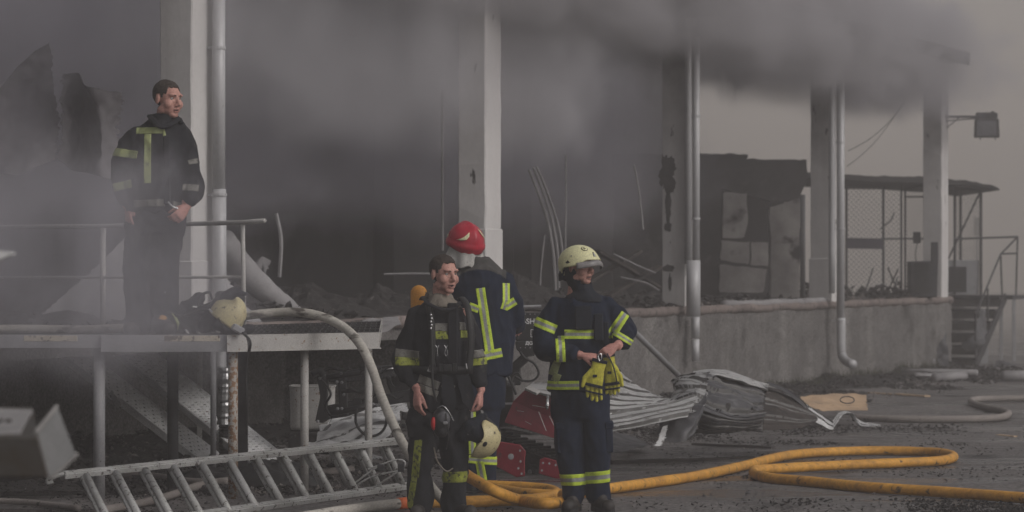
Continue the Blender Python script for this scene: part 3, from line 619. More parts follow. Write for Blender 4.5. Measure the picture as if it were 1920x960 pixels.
def on_ground(lst, r): return [G(x, y, r + .002) for x, y in lst]
yr = .041
hose('fire_hose', 'long yellow fire hose snaking in a flat loop across the right foreground', 'fire hose', on_ground([(1990, 939), (1900, 932), (1760, 922), (1620, 913), (1520, 903), (1450, 897), (1418, 890), (1416, 882), (1445, 879), (1560, 873), (1680, 868), (1760, 864), (1787, 858), (1780, 852), (1740, 847), (1640, 845), (1540, 848), (1470, 855), (1400, 872), (1320, 890), (1230, 904), (1150, 915), (1060, 927), (990, 926), (930, 917)], yr), yr, 'yhose', 10)
cx = [(560, 985), (620, 962), (690, 951), (748, 946)]
hose('fire_hose', 'pale hose with an orange coupling at the feet of the bareheaded fireman', 'fire hose', on_ground([(430, 1000), (540, 975), (640, 958), (700, 950), (750, 944)], .037), .037, 'creamhose')
o = thing('hose_coupling', 'bright orange hose coupling beside the bareheaded fireman boot', 'coupling', G(755, 944)); mb = MB(); mb.tube(on_ground([(746, 944.5), (764, 943)], .037), .042, 16); build('ring', mb, mat('orange_plastic', (.62, .13, .03), rough=.5), o, smooth=True)
mb = MB(); mb.tube(on_ground([(764, 943), (776, 942)], .037), .034, 16); build('sleeve', mb, M['chrome'], o)
hose('fire_hose', 'yellow hose running straight behind the bareheaded fireman boots', 'fire hose', on_ground([(775, 942), (850, 941), (900, 940), (960, 938), (1000, 936), (1035, 931), (1042, 923), (1015, 916), (950, 912), (900, 910)], yr), yr, 'yhose')
hose('fire_hose', 'yellow hose rising from the ground coil up behind the held helmet', 'fire hose', [P(835, 850, 262), P(868, 885, 266), P(895, 903, 268), P(930, 922, 270)] + on_ground([(975, 938), (1020, 944), (1052, 941), (1066, 935), (1055, 928)], .06), yr, 'yhose')
hose('fire_hose', 'thin grey hose zigzagging on the ground at the right edge', 'fire hose', on_ground([(1990, 747), (1900, 747), (1840, 748), (1822, 751), (1826, 757), (1855, 765), (1884, 771), (1890, 777), (1870, 783), (1800, 786), (1700, 786), (1600, 783)], .036), .04, 'greyhose')
hose('fire_hose', 'dirty grey hose lying under the ladder along the wall', 'fire hose', on_ground([(180, 960), (300, 935), (400, 905), (560, 890), (660, 880)], .03), .03, 'greyhose')
hose('fire_hose', 'grey hose lying at the lower left corner of the yard', 'fire hose', on_ground([(-40, 938), (40, 941), (100, 947), (148, 953)], .022), .022, 'greyhose')
hose('fire_hose', 'thin dark hose crossing the wet ground behind the ladder top', 'fire hose', on_ground([(230, 890), (290, 893), (350, 902), (430, 905)], .03), .028, 'greyhose')
# leaning pole
o = build('leaning_pole', MB().tube([P(1160, 592, 170), P(1192, 625, 168), P(1272, 704, 160)], .033, 12), M['bluegrey'], loc=P(1272, 704, 160), smooth=True); setp(o, 'grey pole leaning between the right fireman and the corrugated wreckage', 'pole')

# ---------------------------------------------------------------- torn corrugated sheets
def sheet(label, ctrl, waves, amp, m, nu=60, nv=60, crumple=.02, seed=0, rag=.03, name='corrugated_sheet', group='torn corrugated metal sheets', along='v', cat='metal sheet', holes=0):
    """ctrl: rows of (px,py,s); Catmull-Rom patch; ribs run along u, repeating across v"""
    rows = [spline([P(*c) for c in r], 12) for r in ctrl]; nu = len(rows[0]) - 1
    cols = [spline([r[i] for r in rows], 16) for i in range(nu + 1)]; nv = len(cols[0]) - 1
    g = [[cols[i][j] for i in range(nu + 1)] for j in range(nv + 1)]
    # denser in v for the ribs
    vs = []; sub = 3; NV = nv * sub
    def at(i, fj):
        j = min(int(fj), nv - 1); t = fj - j; return g[j][i].lerp(g[j + 1][i], t)
    for jj in range(NV + 1):
        fj = jj / sub
        for i in range(nu + 1):
            p = at(i, fj); a = at(min(i + 1, nu), fj) - at(max(i - 1, 0), fj); b = at(i, min(fj + .5, nv)) - at(i, max(fj - .5, 0)); nn = a.cross(b); 
            if nn.length < 1e-9: nn = V((0, -1, 0))
            nn.normalize(); t = (jj / NV * waves) % 1.0
            h = sstep(.0, .09, t) - sstep(.24, .33, t) + .2 * (sstep(.58, .62, t) - sstep(.70, .74, t))
            p = p + nn * (h * amp + crumple * noise.fractal(p * 2.2 + V((seed, 0, 0)), .9, 2, 3) + .3 * crumple * noise.noise(p * 9))
            e = 1 if (jj in (0, NV) or i in (0, nu)) else 0
            if i in (0, nu): p += a.normalized() * rag * noise.noise((jj * .23, seed, i))
            vs.append(p)
    fs = []; rib_shade = []
    for j in range(NV):
        for i in range(nu):
            if holes and noise.noise((j * .09 + seed * 3, i * .35, 1.5)) > .62 - holes: continue
            fs.append((j * (nu + 1) + i, j * (nu + 1) + i + 1, (j + 1) * (nu + 1) + i + 1, (j + 1) * (nu + 1) + i)); t = ((j + .5) / NV * waves) % 1; rib_shade.append(1 if waves > 1.9 and (t < .08 or .30 < t < .42) and noise.noise((i * .4, j * .3, seed)) > -.35 else 0)  # faces along each rib's flanks get the painted shade
    mb = MB().add(vs, fs); mb.m = rib_shade; o = build(name, mb, [M[m], M['grime']] if waves > 1.9 else M[m], loc=V(sum((v for v in vs), V((0, 0, 0))) / len(vs))); 
    sm = o.modifiers.new('thickness', 'SOLIDIFY'); sm.thickness = .003; sm.offset = 0
    return setp(o, label, cat, group)
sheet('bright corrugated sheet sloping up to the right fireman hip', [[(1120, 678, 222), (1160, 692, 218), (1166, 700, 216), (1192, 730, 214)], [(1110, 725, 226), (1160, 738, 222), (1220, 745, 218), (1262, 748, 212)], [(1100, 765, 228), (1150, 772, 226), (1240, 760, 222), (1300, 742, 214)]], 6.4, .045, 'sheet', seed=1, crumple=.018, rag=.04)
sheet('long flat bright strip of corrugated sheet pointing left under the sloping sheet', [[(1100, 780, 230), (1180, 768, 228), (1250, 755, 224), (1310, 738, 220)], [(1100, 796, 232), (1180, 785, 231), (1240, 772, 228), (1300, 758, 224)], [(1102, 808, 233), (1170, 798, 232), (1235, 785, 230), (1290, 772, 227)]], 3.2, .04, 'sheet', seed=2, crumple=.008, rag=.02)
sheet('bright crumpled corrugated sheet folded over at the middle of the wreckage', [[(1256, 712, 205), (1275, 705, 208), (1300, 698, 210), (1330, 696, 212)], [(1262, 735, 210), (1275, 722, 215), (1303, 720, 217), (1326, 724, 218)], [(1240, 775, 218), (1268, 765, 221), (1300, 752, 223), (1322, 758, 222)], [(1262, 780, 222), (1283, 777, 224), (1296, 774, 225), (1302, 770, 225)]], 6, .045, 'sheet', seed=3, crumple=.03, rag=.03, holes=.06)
sheet('dark wrinkled sheet hanging below the folded bright sheet', [[(1245, 770, 222), (1275, 775, 224), (1300, 765, 224), (1325, 735, 221)], [(1236, 795, 224), (1270, 800, 226), (1300, 795, 226), (1318, 765, 224)], [(1230, 815, 226), (1255, 826, 227), (1280, 828, 227), (1302, 812, 226)]], 1.0, .0, 'sheetdark', seed=4, crumple=.05, rag=.03)
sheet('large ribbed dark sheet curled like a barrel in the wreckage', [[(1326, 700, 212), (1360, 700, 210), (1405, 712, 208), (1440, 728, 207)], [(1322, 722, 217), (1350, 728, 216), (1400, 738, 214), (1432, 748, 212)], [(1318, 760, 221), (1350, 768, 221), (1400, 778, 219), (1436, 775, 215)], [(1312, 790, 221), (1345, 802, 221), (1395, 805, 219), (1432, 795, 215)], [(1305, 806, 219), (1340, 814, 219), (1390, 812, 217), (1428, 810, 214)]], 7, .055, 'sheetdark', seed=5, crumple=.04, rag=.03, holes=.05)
sheet('pale torn upper rim of the barrel curled sheet', [[(1300, 696, 209), (1340, 692, 209), (1380, 698, 208), (1440, 722, 206)], [(1318, 706, 214), (1345, 703, 214), (1390, 714, 212), (1440, 732, 209)]], 1.4, .02, 'sheet', seed=6, crumple=.02, rag=.03)
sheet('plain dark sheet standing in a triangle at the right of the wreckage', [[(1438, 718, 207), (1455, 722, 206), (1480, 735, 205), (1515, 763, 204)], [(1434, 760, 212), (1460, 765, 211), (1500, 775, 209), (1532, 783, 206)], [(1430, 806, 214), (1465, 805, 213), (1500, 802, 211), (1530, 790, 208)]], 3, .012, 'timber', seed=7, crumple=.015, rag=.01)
sheet('black bent edge strip along the triangular sheet', [[(1438, 716, 208), (1470, 728, 207), (1500, 748, 206), (1514, 762, 205)], [(1442, 722, 209), (1468, 735, 208), (1494, 753, 207), (1510, 766, 206)]], 1, .01, 'sheetdark', seed=8, crumple=.01, rag=.0)
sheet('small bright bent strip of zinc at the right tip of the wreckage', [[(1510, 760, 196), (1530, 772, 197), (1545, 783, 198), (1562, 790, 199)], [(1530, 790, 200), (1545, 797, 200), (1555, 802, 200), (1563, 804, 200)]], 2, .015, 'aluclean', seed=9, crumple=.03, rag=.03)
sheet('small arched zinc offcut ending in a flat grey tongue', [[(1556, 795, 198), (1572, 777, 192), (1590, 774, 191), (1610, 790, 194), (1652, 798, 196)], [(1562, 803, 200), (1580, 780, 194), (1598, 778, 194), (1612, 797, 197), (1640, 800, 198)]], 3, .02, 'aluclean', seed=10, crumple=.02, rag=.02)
sheet('flat dark plate lying at the right fireman boots', [[(1120, 815, 205), (1160, 812, 202), (1190, 820, 199)], [(1120, 840, 212), (1165, 838, 208), (1215, 833, 204)], [(1120, 852, 218), (1150, 850, 214), (1200, 838, 206)]], 1, 0, 'sheetdark', seed=11, crumple=.02, name='metal_plate', cat='metal plate')
sheet('jagged upright splinter of bright metal before the folded sheet', [[(1244, 800, 232), (1252, 798, 232)], [(1236, 818, 232), (1247, 818, 232)], [(1228, 832, 233), (1238, 834, 233)]], 1, 0, 'aluclean', seed=12, crumple=.03, name='metal_splinter', cat='metal piece')
sheet('tan backed torn panel with a round dent beside the wreckage', [[(1500, 744, 174), (1540, 742, 173), (1580, 741, 172), (1624, 741, 172)], [(1512, 756, 176), (1545, 755, 175), (1585, 754, 174), (1625, 755, 174)], [(1535, 767, 178), (1560, 768, 177), (1590, 769, 176), (1627, 770, 176)]], 1, 0, 'tan', seed=13, crumple=.03, name='torn_sheet', cat='panel')
o = [x for x in C.objects if x.name.startswith('torn_sheet')][0]
mb = MB(); q = P(1588, 754, 176) + V((0, -.03, .015)); mb.tube([q + V((.075 * math.cos(a), .035 * math.sin(a), .035 * math.sin(a) + .01)) for a in np.linspace(0, 2 * math.pi, 22)], .006, 5); build('round_rim', mb, M['darksteel'], o)
# ---------------------------------------------------------------- rubble and litter
def chips(name, label, region, n, size, m, flat=.35, seed=1, kind='stuff', hfun=None, clump=True):
    r = random.Random(seed); mb = MB(); k = 0; tries = 0
    while k < n and tries < n * 12:
        tries += 1; p = region(r)
        if p is None: continue
        if clump and noise.noise(V((p.x * .9, p.y * .5, seed))) < r.random() * .7 - .15: continue
        s = size * (.35 + r.random() ** 3 * 1.8); rot = Euler((r.random() * .7, r.random() * .7, r.random() * 6.3)).to_matrix()
        a = [V((r.uniform(-1, 1), r.uniform(-1, 1) * .5, r.uniform(-1, 1) * flat)) * s for _ in range(5)]
        a = [V((-1, -.3, 0)) * s, V((1, -.4 * r.random(), 0)) * s, V((.6 * r.random(), .6, .0)) * s, V((0, 0, flat)) * s * (.5 + r.random()), V((r.uniform(-.5, .5), .1, -flat)) * s]
        b = [p + rot @ v + V((0, 0, s * flat * .5)) for v in a]
        mb.add(b, [(0, 1, 3), (1, 2, 3), (2, 0, 3), (1, 0, 4), (2, 1, 4), (0, 2, 4)]); k += 1
    o = build(name, mb, m); return setp(o, label, kind=kind)
def gz(x, y): return 0.0
def foot(t0, t1, n0, n1):
    def f(r):
        t = r.uniform(t0, t1); n = n0 + (n1 - n0) * r.random() ** 1.5; return W(t, n + (REC if t < JOG else 0), rub_h(t, n))
    return f
def rub_h(t, n):
    b = .10 if t < 2.6 else .07
    k = max(0, 1 - n / (1.5 if t < 2.6 else 1.1)); w = W(t, n, 0)
    return max(0, k ** 1.3 * (b + .12 * noise.fractal(w * 1.1, .8, 2, 3)) + .02 * noise.noise(w * 5) * k)
mb = MB(); ns = np.linspace(-.02, 1.6, 22); nn = len(ns)
for ta, tb, n_, of in ((-1.5, JOG, 150, REC), (JOG, 4.05, 260, 0)):
    ts = np.linspace(ta, tb, n_)
    vs = [W(t, n + of, rub_h(t, n) - .012 + (-.05 if j == len(ns) - 1 else 0)) for t in ts for j, n in enumerate(ns)]
    mb.add(vs, [(i * nn + j, (i + 1) * nn + j, (i + 1) * nn + j + 1, i * nn + j + 1) for i in range(len(ts) - 1) for j in range(nn - 1)])
setp(build('rubble_bank', mb, M['char']), 'black bank of charred rubble along the foot of the dock wall', kind='stuff')
chips('charred_chips', 'charred splinters littering the foot of the dock wall', foot(-1.2, 4.3, 0, 2.2), 5200, .035, M['char'], seed=3)
chips('mortar_chips', 'pale mortar crumbs in the rubble along the wall', foot(-.6, 4.3, .1, 2.0), 1300, .020, M['stone'], seed=4)
def yard(x0, x1, y0, y1):
    def f(r):
        py = y0 + (y1 - y0) * r.random() ** .8; return G(r.uniform(x0, x1), py)
    return f
chips('black_litter', 'black burnt flakes scattered over the yard asphalt', yard(0, 1960, 780, 965), 7000, .012, M['char'], flat=.25, seed=5)
chips('black_litter', 'thicker band of burnt flakes right of the corrugated wreckage', yard(1180, 1960, 795, 835), 3200, .015, M['char'], flat=.3, seed=6)
chips('pale_litter', 'pale grit and crumbs scattered over the asphalt', yard(0, 1960, 740, 965), 1500, .008, M['stone'], flat=.5, seed=7, clump=False)
chips('under_litter', 'rubble lying under the platform behind the ladder', yard(150, 880, 800, 930), 2600, .03, M['char'], flat=.5, seed=8)
chips('under_crumbs', 'pale crumbs under the platform behind the ladder', yard(450, 900, 830, 930), 700, .016, M['stone'], flat=.6, seed=9)
chips('bank_flakes', 'black flakes banked at the right lower corner of the yard', yard(1450, 1960, 935, 975), 2600, .013, M['char'], flat=.4, seed=12)
def dockr(t0, t1, n0, n1, hh=.0):
    def f(r):
        t = r.uniform(t0, t1); n = r.uniform(n0, n1); return W(t, n, DH + hh * max(0, noise.noise(V((t * 2.2, n * .8, 0))) + .25) * r.random())
    return f
chips('dock_litter', 'charred litter covering the dock floor', dockr(-.9, 4.0, -3.5, -.02, .25), 5200, .05, M['char'], flat=.4, seed=10)
chips('dock_crumbs', 'pale scraps among the litter on the dock floor', dockr(-.5, 4.0, -3, -.02, .2), 800, .035, M['stone'], flat=.3, seed=11)
# heaps on the dock
def heap(label, c, rx, ry, h, seed, m='char', name='debris_heap', cat='debris heap', grp='charred heaps on the dock floor', rough=.6):
    mb = MB(); n = 60; vs = []
    for j in range(n + 1):
        for i in range(n + 1):
            u, v = i / n * 2 - 1, j / n * 2 - 1; d = max(0, 1 - (u * u + v * v)); p = V((c.x + u * rx, c.y + v * ry, c.z))
            z = h * d ** .7 * (.55 + rough * abs(noise.fractal(p * 1.7 + V((seed, 0, 0)), 1.0, 2.1, 4)) + .12 * noise.noise(p * 11)); vs.append(p + V((0, 0, z - .03)) + noise.noise_vector(p * 7) * .02 * d)
    mb.add(vs, [(j * (n + 1) + i, j * (n + 1) + i + 1, (j + 1) * (n + 1) + i + 1, (j + 1) * (n + 1) + i) for j in range(n) for i in range(n)])
    o = build(name, mb, M[m], loc=c); return setp(o, label, cat, grp)
heap('wide charred heap on the dock between the first two pillars', W(.62, -1.5, DH), 1.3, 1.9, .42, 1)
heap('charred heap on the dock left of the tall white pillar', W(.95, -1.0, DH), .7, 1.4, .34, 2)
heap('charred heap on the dock behind the right fireman', W(1.55, -1.4, DH), 1.0, 2.0, .55, 3)
heap('charred heap at the foot of the soot stained pillar', W(1.9, -1.0, DH), .6, 1.2, .3, 4)
heap('low black heap before the empty doorway', W(2.55, -1.6, DH), .9, 1.3, .18, 5)
heap('black heap behind the fireman on the platform', W(-.15, -1.2, DH), 1.2, 1.1, .16, 6)
def stick(label, a, b, w, h, m, name='fallen_beam', cat='beam', grp=None, par=None):
    mb = MB(); mb.beam(a, b, w, h); o = build(name, mb, M[m], loc=a, sub=3, jitter=.012); return setp(o, label, cat, grp)
o = build('fallen_duct', MB().tube(spline([P(415, 452, 205), P(450, 500, 203), P(490, 538, 202), P(535, 572, 201), P(562, 583, 201)], 6), [.13, .13, .135, .135, .135, .13, .13, .13, .13, .125, .12, .12, .12, .115, .11, .11, .1, .1, .09, .08, .07, .05, .04, .03, .02], 16), M['pale'], loc=P(480, 530, 202), smooth=True, jitter=.03)
setp(o, 'pale battered duct slanting down behind the corner railing post', 'duct')
sheet('pale crumpled board leaning behind the pillar foot right of the fireman', [[(405, 515, 208), (430, 520, 207)], [(420, 560, 209), (455, 565, 208)], [(430, 602, 210), (492, 602, 209)]], 1, 0, 'pale', seed=21, crumple=.05, name='leaning_board', cat='board', group=None)
sheet('wide pale board leaning behind the fireman on the platform', [[(236, 445, 205), (238, 450, 205)], [(170, 510, 207), (238, 520, 207)], [(95, 575, 209), (238, 590, 209)], [(60, 610, 210), (240, 612, 210)]], 1, 0, 'pale', seed=22, crumple=.02, name='leaning_board', cat='board', group=None)
sheet('tall crumpled sheet hanging at the far left in the smoke', [[(-20, 190, 204), (50, 110, 204), (92, 80, 204)], [(-20, 250, 204), (50, 220, 202), (108, 200, 204)], [(-20, 330, 204), (40, 320, 206), (104, 300, 204)]], 1, 0, 'insul', seed=23, crumple=.06, name='hanging_sheet', cat='hanging sheet', group='crumpled sheets hanging in the hall', rag=.07)
sheet('folded sheet hanging between the left edge and the platform fireman', [[(118, 140, 202), (150, 138, 203), (175, 165, 204), (225, 175, 202)], [(112, 220, 204), (150, 220, 200), (185, 230, 204), (230, 240, 202)], [(110, 300, 204), (150, 320, 202), (185, 330, 205), (225, 345, 204)]], 1, 0, 'insul', seed=24, crumple=.07, name='hanging_sheet', cat='hanging sheet', group='crumpled sheets hanging in the hall', rag=.07)
sheet('pale rag of sheeting caught behind the corner railing', [[(470, 500, 196), (488, 480, 196), (500, 490, 195)], [(475, 520, 196), (490, 515, 195), (498, 525, 196)]], 1, 0, 'pale', seed=25, crumple=.08, name='hanging_rag', cat='rag', group=None)
sheet('grey torn sheet lying on the dock edge left of the firemen', [[(660, 605, 196), (700, 598, 194), (745, 594, 192)], [(675, 612, 198), (710, 612, 197), (750, 606, 196)], [(690, 620, 199), (715, 622, 199), (752, 612, 198)]], 1, 0, 'pale', seed=26, crumple=.04, name='torn_sheet', cat='sheet', group=None)
# bent roof strips and rods in the second bay
def strip(pts, r, s, m='pale', label='', name='bent_strip', cat='metal strip'):
    mb = MB(); mb.tube(spline([P(x, y, s) for x, y in pts], 6), r, 6); o = build(name, mb, M[m], loc=P(*pts[-1], s)); return setp(o, label, cat, 'bent strips and rods hanging in the hall')
strip([(992, 318), (1010, 365), (1028, 420), (1038, 480), (1042, 545)], .018, 158, label='leftmost of the bent roof strips hanging in the second bay')
strip([(1000, 314), (1020, 365), (1037, 420), (1046, 480), (1048, 545)], .016, 158, label='middle one of the bent roof strips hanging in the second bay')
strip([(1006, 312), (1028, 365), (1046, 420), (1054, 470), (1056, 500)], .016, 158, label='right hand one of the bent roof strips hanging in the second bay')
strip([(1061, 290), (1061, 380), (1059, 520)], .010, 155, label='thin straight rod just right of the bent roof strips')
strip([(1189, 310), (1196, 345), (1203, 400), (1206, 430)], .012, 150, label='thin rod hanging left of the soot stained pillar')
strip([(1022, 440), (1015, 500), (1012, 560)], .008, 160, label='thin wire hanging below the bent roof strips')
strip([(829, 170), (829, 300), (830, 470)], .014, 172, label='thin pipe hanging left of the tall white pillar')
strip([(518, 400), (527, 450), (524, 520)], .02, 196, label='thin sagging strip behind the arching cream hose')
strip([(720, 514), (780, 513), (860, 514)], .012, 184, label='thin bright rail across the bay behind the bareheaded fireman')
strip([(1150, 476), (1175, 488), (1200, 500), (1230, 512)], .012, 158, label='upper thin wire among the debris beside the right fireman helmet')
strip([(1165, 520), (1190, 525), (1215, 532), (1236, 545)], .012, 158, label='lower thin wire among the debris beside the right fireman helmet')
for i, (a, b) in enumerate((((1120, 470), (1235, 540)), ((1140, 555), (1236, 500)), ((1085, 540), (1200, 470)), ((1060, 560), (1160, 548)))):
    stick(['charred board sloping down behind the right fireman helmet', 'charred board crossing the sloping one left of the stained pillar', 'charred board leaning up above the right fireman shoulder', 'charred board lying flat behind the right fireman'][i], P(*a, 157), P(*b, 155), .14, .03, 'timber', name='charred_board', cat='board', grp='charred boards in the second bay')
# ground pieces
stick('long dark plank lying behind the yellow hose', G(1142, 868), G(1408, 858), .10, .03, 'timber', 'plank', 'plank')
stick('short dark plank before the corrugated wreckage', G(1300, 834), G(1450, 840), .08, .03, 'timber', 'plank', 'plank')
stick('thin reddish board lying in the rubble before the far dock', G(1632, 737), G(1738, 743), .10, .02, 'tan', 'plank', 'plank')
stick('thin reddish board at the right edge of the yard', G(1870, 816), G(1905, 819), .05, .02, 'tan', 'plank', 'plank')
stick('thin black pole lying before the steel stairs', G(1650, 690), G(1800, 697), .05, .05, 'darksteel', 'pole', 'pole')
o = build('fallen_pipe', MB().tube([G(1690, 698, .05), G(1740, 697, .05), G(1832, 699, .05)], .05, 14), M['pale'], loc=G(1690, 698), smooth=True); setp(o, 'grey drainpipe lying before the steel stairs', 'pipe')
o = build('fallen_pipe', MB().tube([G(1752, 708, .065), G(1808, 705, .065)], .065, 14), M['pale'], loc=G(1752, 708), smooth=True); setp(o, 'short pale pipe lying in front of the grey drainpipe', 'pipe')
sheet('pale folded metal flap beside the short pale pipe', [[(1700, 702, 120), (1722, 700, 120), (1752, 700, 120)], [(1698, 710, 122), (1726, 706, 123), (1764, 712, 123)]], 1, 0, 'pale', seed=31, crumple=.05, name='metal_flap', cat='metal piece', group=None)
o = build('fallen_pipe', MB().tube([G(1880, 705, .09), G(1960, 704, .09)], .08, 14), M['pale'], loc=G(1880, 705), smooth=True); setp(o, 'grey pipe lying at the right edge beyond the stairs', 'pipe')
sheet('dark bent sheet lying at the right edge beyond the stairs', [[(1868, 678, 108), (1900, 681, 108), (1940, 684, 108)], [(1862, 694, 112), (1900, 696, 112), (1940, 698, 112)]], 1, 0, 'sheetdark', seed=32, crumple=.06, name='bent_sheet', cat='metal sheet', group=None)
sheet('dark torn sheet leaning on the stairs at the dock corner', [[(1752, 618, 113), (1765, 616, 113), (1772, 620, 113)], [(1755, 650, 114), (1768, 650, 114), (1776, 652, 114)], [(1760, 688, 115), (1770, 690, 115), (1780, 690, 115)]], 1, 0, 'sheetdark', seed=33, crumple=.05, name='leaning_sheet', cat='metal sheet', group=None)
sheet('pale torn sheet crumpled against the dock corner', [[(1726, 668, 114), (1738, 648, 114), (1745, 640, 114)], [(1728, 690, 115), (1745, 690, 115), (1756, 690, 115)]], 1, 0, 'pale', seed=34, crumple=.08, name='leaning_sheet', cat='metal sheet', group=None)
sheet('black charred sheet hanging over the stair treads', [[(1838, 578, 111), (1850, 582, 111), (1852, 610, 111)], [(1828, 625, 112), (1838, 635, 112), (1848, 640, 112)], [(1800, 645, 112), (1815, 660, 112), (1840, 652, 112)]], 1, 0, 'sheetdark', seed=35, crumple=.06, name='charred_sheet', cat='metal sheet', group=None)
# grass tufts at the wall foot
def tuft(label, c, n, h, seed):
    r = random.Random(seed); mb = MB()
    for i in range(n):
        a = r.random() * 6.3; d = r.random() * .16; b = c + V((math.cos(a) * d, math.sin(a) * d * .6, 0)); l = h * (.4 + r.random() * .7); le = V((math.cos(a), math.sin(a) * .5, 0)) * l * .35; w = V((.006, 0, 0))
        mb.add([b - w, b + w, b + le * .5 + V((0, 0, l * .6)) + w * .7, b + le * .5 + V((0, 0, l * .6)) - w * .7, b + le + V((0, 0, l))], [(0, 1, 2, 3), (3, 2, 4)])
    return setp(build('weed_tuft', mb, M['grass'], loc=c), label, 'weeds', 'singed weeds at the wall foot')
tuft('tallest singed weed tuft left of the curved downpipe shoe', G(1549, 706), 90, .42, 1); tuft('short singed weed tuft further left along the wall foot', G(1528, 712), 60, .2, 2); tuft('sparse dry weeds below the sleeved downpipe', G(1660, 702), 40, .18, 3)
mb = MB(); r = random.Random(5)
for i in range(900):
    t = r.uniform(1.9, 3.9); c = W(t, .03 + .15 * r.random(), rub_h(t, .1)); l = .03 + .12 * r.random(); mb.add([c, c + V((.008, 0, 0)), c + V((r.uniform(-.03, .03), -.01, l))], [(0, 1, 2)])
setp(build('wall_foot_grass', mb, M['grass']), 'singed grass stubble along the wall foot', kind='stuff')

# ---------------------------------------------------------------- white bin and foil behind the firemen
o = thing('metal_bin', 'dented pale metal bin behind the speckled platform leg', 'bin', G(585, 868)); mb = MB(); s = 216
def rr(c, w, d, n=24):
    out = []
    for k in range(n):
        a = 2 * math.pi * k / n; ca, sa = math.cos(a), math.sin(a); p = 5
        f = (abs(ca) ** p + abs(sa) ** p) ** (-1 / p); out.append(V((c.x + ca * f * w, c.y + sa * f * d, c.z)))
    return out
rings = [rr(P(586, y, s), .19 * k, .16 * k) for y, k in ((806, .93), (800, 1), (770, 1.0), (735, 1.0), (728, 1.02), (724, 1.0))]
vs = [v + noise.noise_vector(v * 4) * .015 for r_ in rings for v in r_]; n = 24
mb.add(vs, [(i * n + k, i * n + (k + 1) % n, (i + 1) * n + (k + 1) % n, (i + 1) * n + k) for i in range(len(rings) - 1) for k in range(n)] + [tuple(range(n))]); build('body', mb, M['steelpaint'], o, smooth=True)
mb = MB(); mb.add([v + V((0, 0, -.02)) for v in rr(P(586, 724, s), .185, .155)], [tuple(range(n))]); build('lid', mb, M['pale'], o)
mb = MB(); c = P(586, 724, s); mb.tube(rr(c, .195, .165) + [rr(c, .195, .165)[0]], .009, 6, cap=False); build('rim', mb, M['steelpaint'], o)
mb = MB(); mb.box(P(586, 828, s) + V((0, 0, 0)), (.42, .36, .18)); build('base_block', mb, M['char'], o, bevel=.02, jitter=.03)
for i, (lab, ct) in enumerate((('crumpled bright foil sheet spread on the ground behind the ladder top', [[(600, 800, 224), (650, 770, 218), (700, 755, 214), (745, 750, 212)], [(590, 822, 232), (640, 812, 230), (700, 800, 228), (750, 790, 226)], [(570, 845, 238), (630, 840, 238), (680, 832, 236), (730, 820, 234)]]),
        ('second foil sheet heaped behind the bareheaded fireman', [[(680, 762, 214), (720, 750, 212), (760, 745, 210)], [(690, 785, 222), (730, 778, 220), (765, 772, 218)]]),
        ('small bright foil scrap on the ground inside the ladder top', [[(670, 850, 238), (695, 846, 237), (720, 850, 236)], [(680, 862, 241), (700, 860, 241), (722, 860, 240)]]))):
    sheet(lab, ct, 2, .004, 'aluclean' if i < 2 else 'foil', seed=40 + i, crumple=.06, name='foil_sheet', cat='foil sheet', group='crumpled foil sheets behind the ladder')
o = heap('black plastic sack lying behind the ladder rungs', G(520, 905), .42, .42, .34, 9, 'rubber', 'plastic_sack', 'sack', None, .35)
o = heap('black rag bundle behind the middle rungs of the ladder', G(400, 905), .35, .35, .24, 10, 'rubber', 'rag_bundle', 'rags', None, .35)

# ---------------------------------------------------------------- out of focus box close to the camera
s = 640
bx = thing('metal_box', 'blurred grey metal box jutting in close to the camera at the left edge', 'metal box', P(40, 830, s))
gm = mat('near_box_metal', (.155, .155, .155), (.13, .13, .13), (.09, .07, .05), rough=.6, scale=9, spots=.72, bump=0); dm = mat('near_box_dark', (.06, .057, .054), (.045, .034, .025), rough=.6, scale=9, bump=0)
def quadbox(name, fr, back, m): 
    n = len(fr); mb = MB(); mb.add(fr + back, [tuple(range(n)), tuple(reversed(range(n, 2 * n)))] + [(i, (i + 1) % n, n + (i + 1) % n, n + i) for i in range(n)]); return build(name, mb, m, bx, bevel=.004)
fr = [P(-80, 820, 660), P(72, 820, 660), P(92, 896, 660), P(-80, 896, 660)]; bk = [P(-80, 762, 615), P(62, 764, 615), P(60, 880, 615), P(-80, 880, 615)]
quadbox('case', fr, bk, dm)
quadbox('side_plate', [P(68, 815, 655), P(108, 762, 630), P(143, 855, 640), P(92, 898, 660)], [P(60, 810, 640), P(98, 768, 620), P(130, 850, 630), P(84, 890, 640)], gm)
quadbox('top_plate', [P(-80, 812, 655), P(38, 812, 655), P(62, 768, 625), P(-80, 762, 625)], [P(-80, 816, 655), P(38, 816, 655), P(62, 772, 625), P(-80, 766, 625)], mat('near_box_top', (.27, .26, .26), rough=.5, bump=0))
for (a, b) in (((66, 812), (106, 763)), ((96, 896), (143, 852))): mb = MB(); mb.tube([P(*a, 656), P(*b, 636)], .007, 8); build('edge_strip', mb, mat('near_edge', (.26, .25, .24), rough=.4, bump=0), bx)
for x in (0, 16): mb = MB(); mb.tube([P(x, 792, 650), P(x, 786, 650)], .009, 8); build('knob', mb, dm, bx)
mb = MB(); q = P(-60, 860, 640); mb.beam(q, V((q.x, q.y, 0)), .05, .05, up=(0, 1, 0)); build('stand', mb, dm, bx)
tp = thing('white_bracket', 'blurred white plate tip poking in at the left edge above the box', 'plate', P(-20, 480, 640))
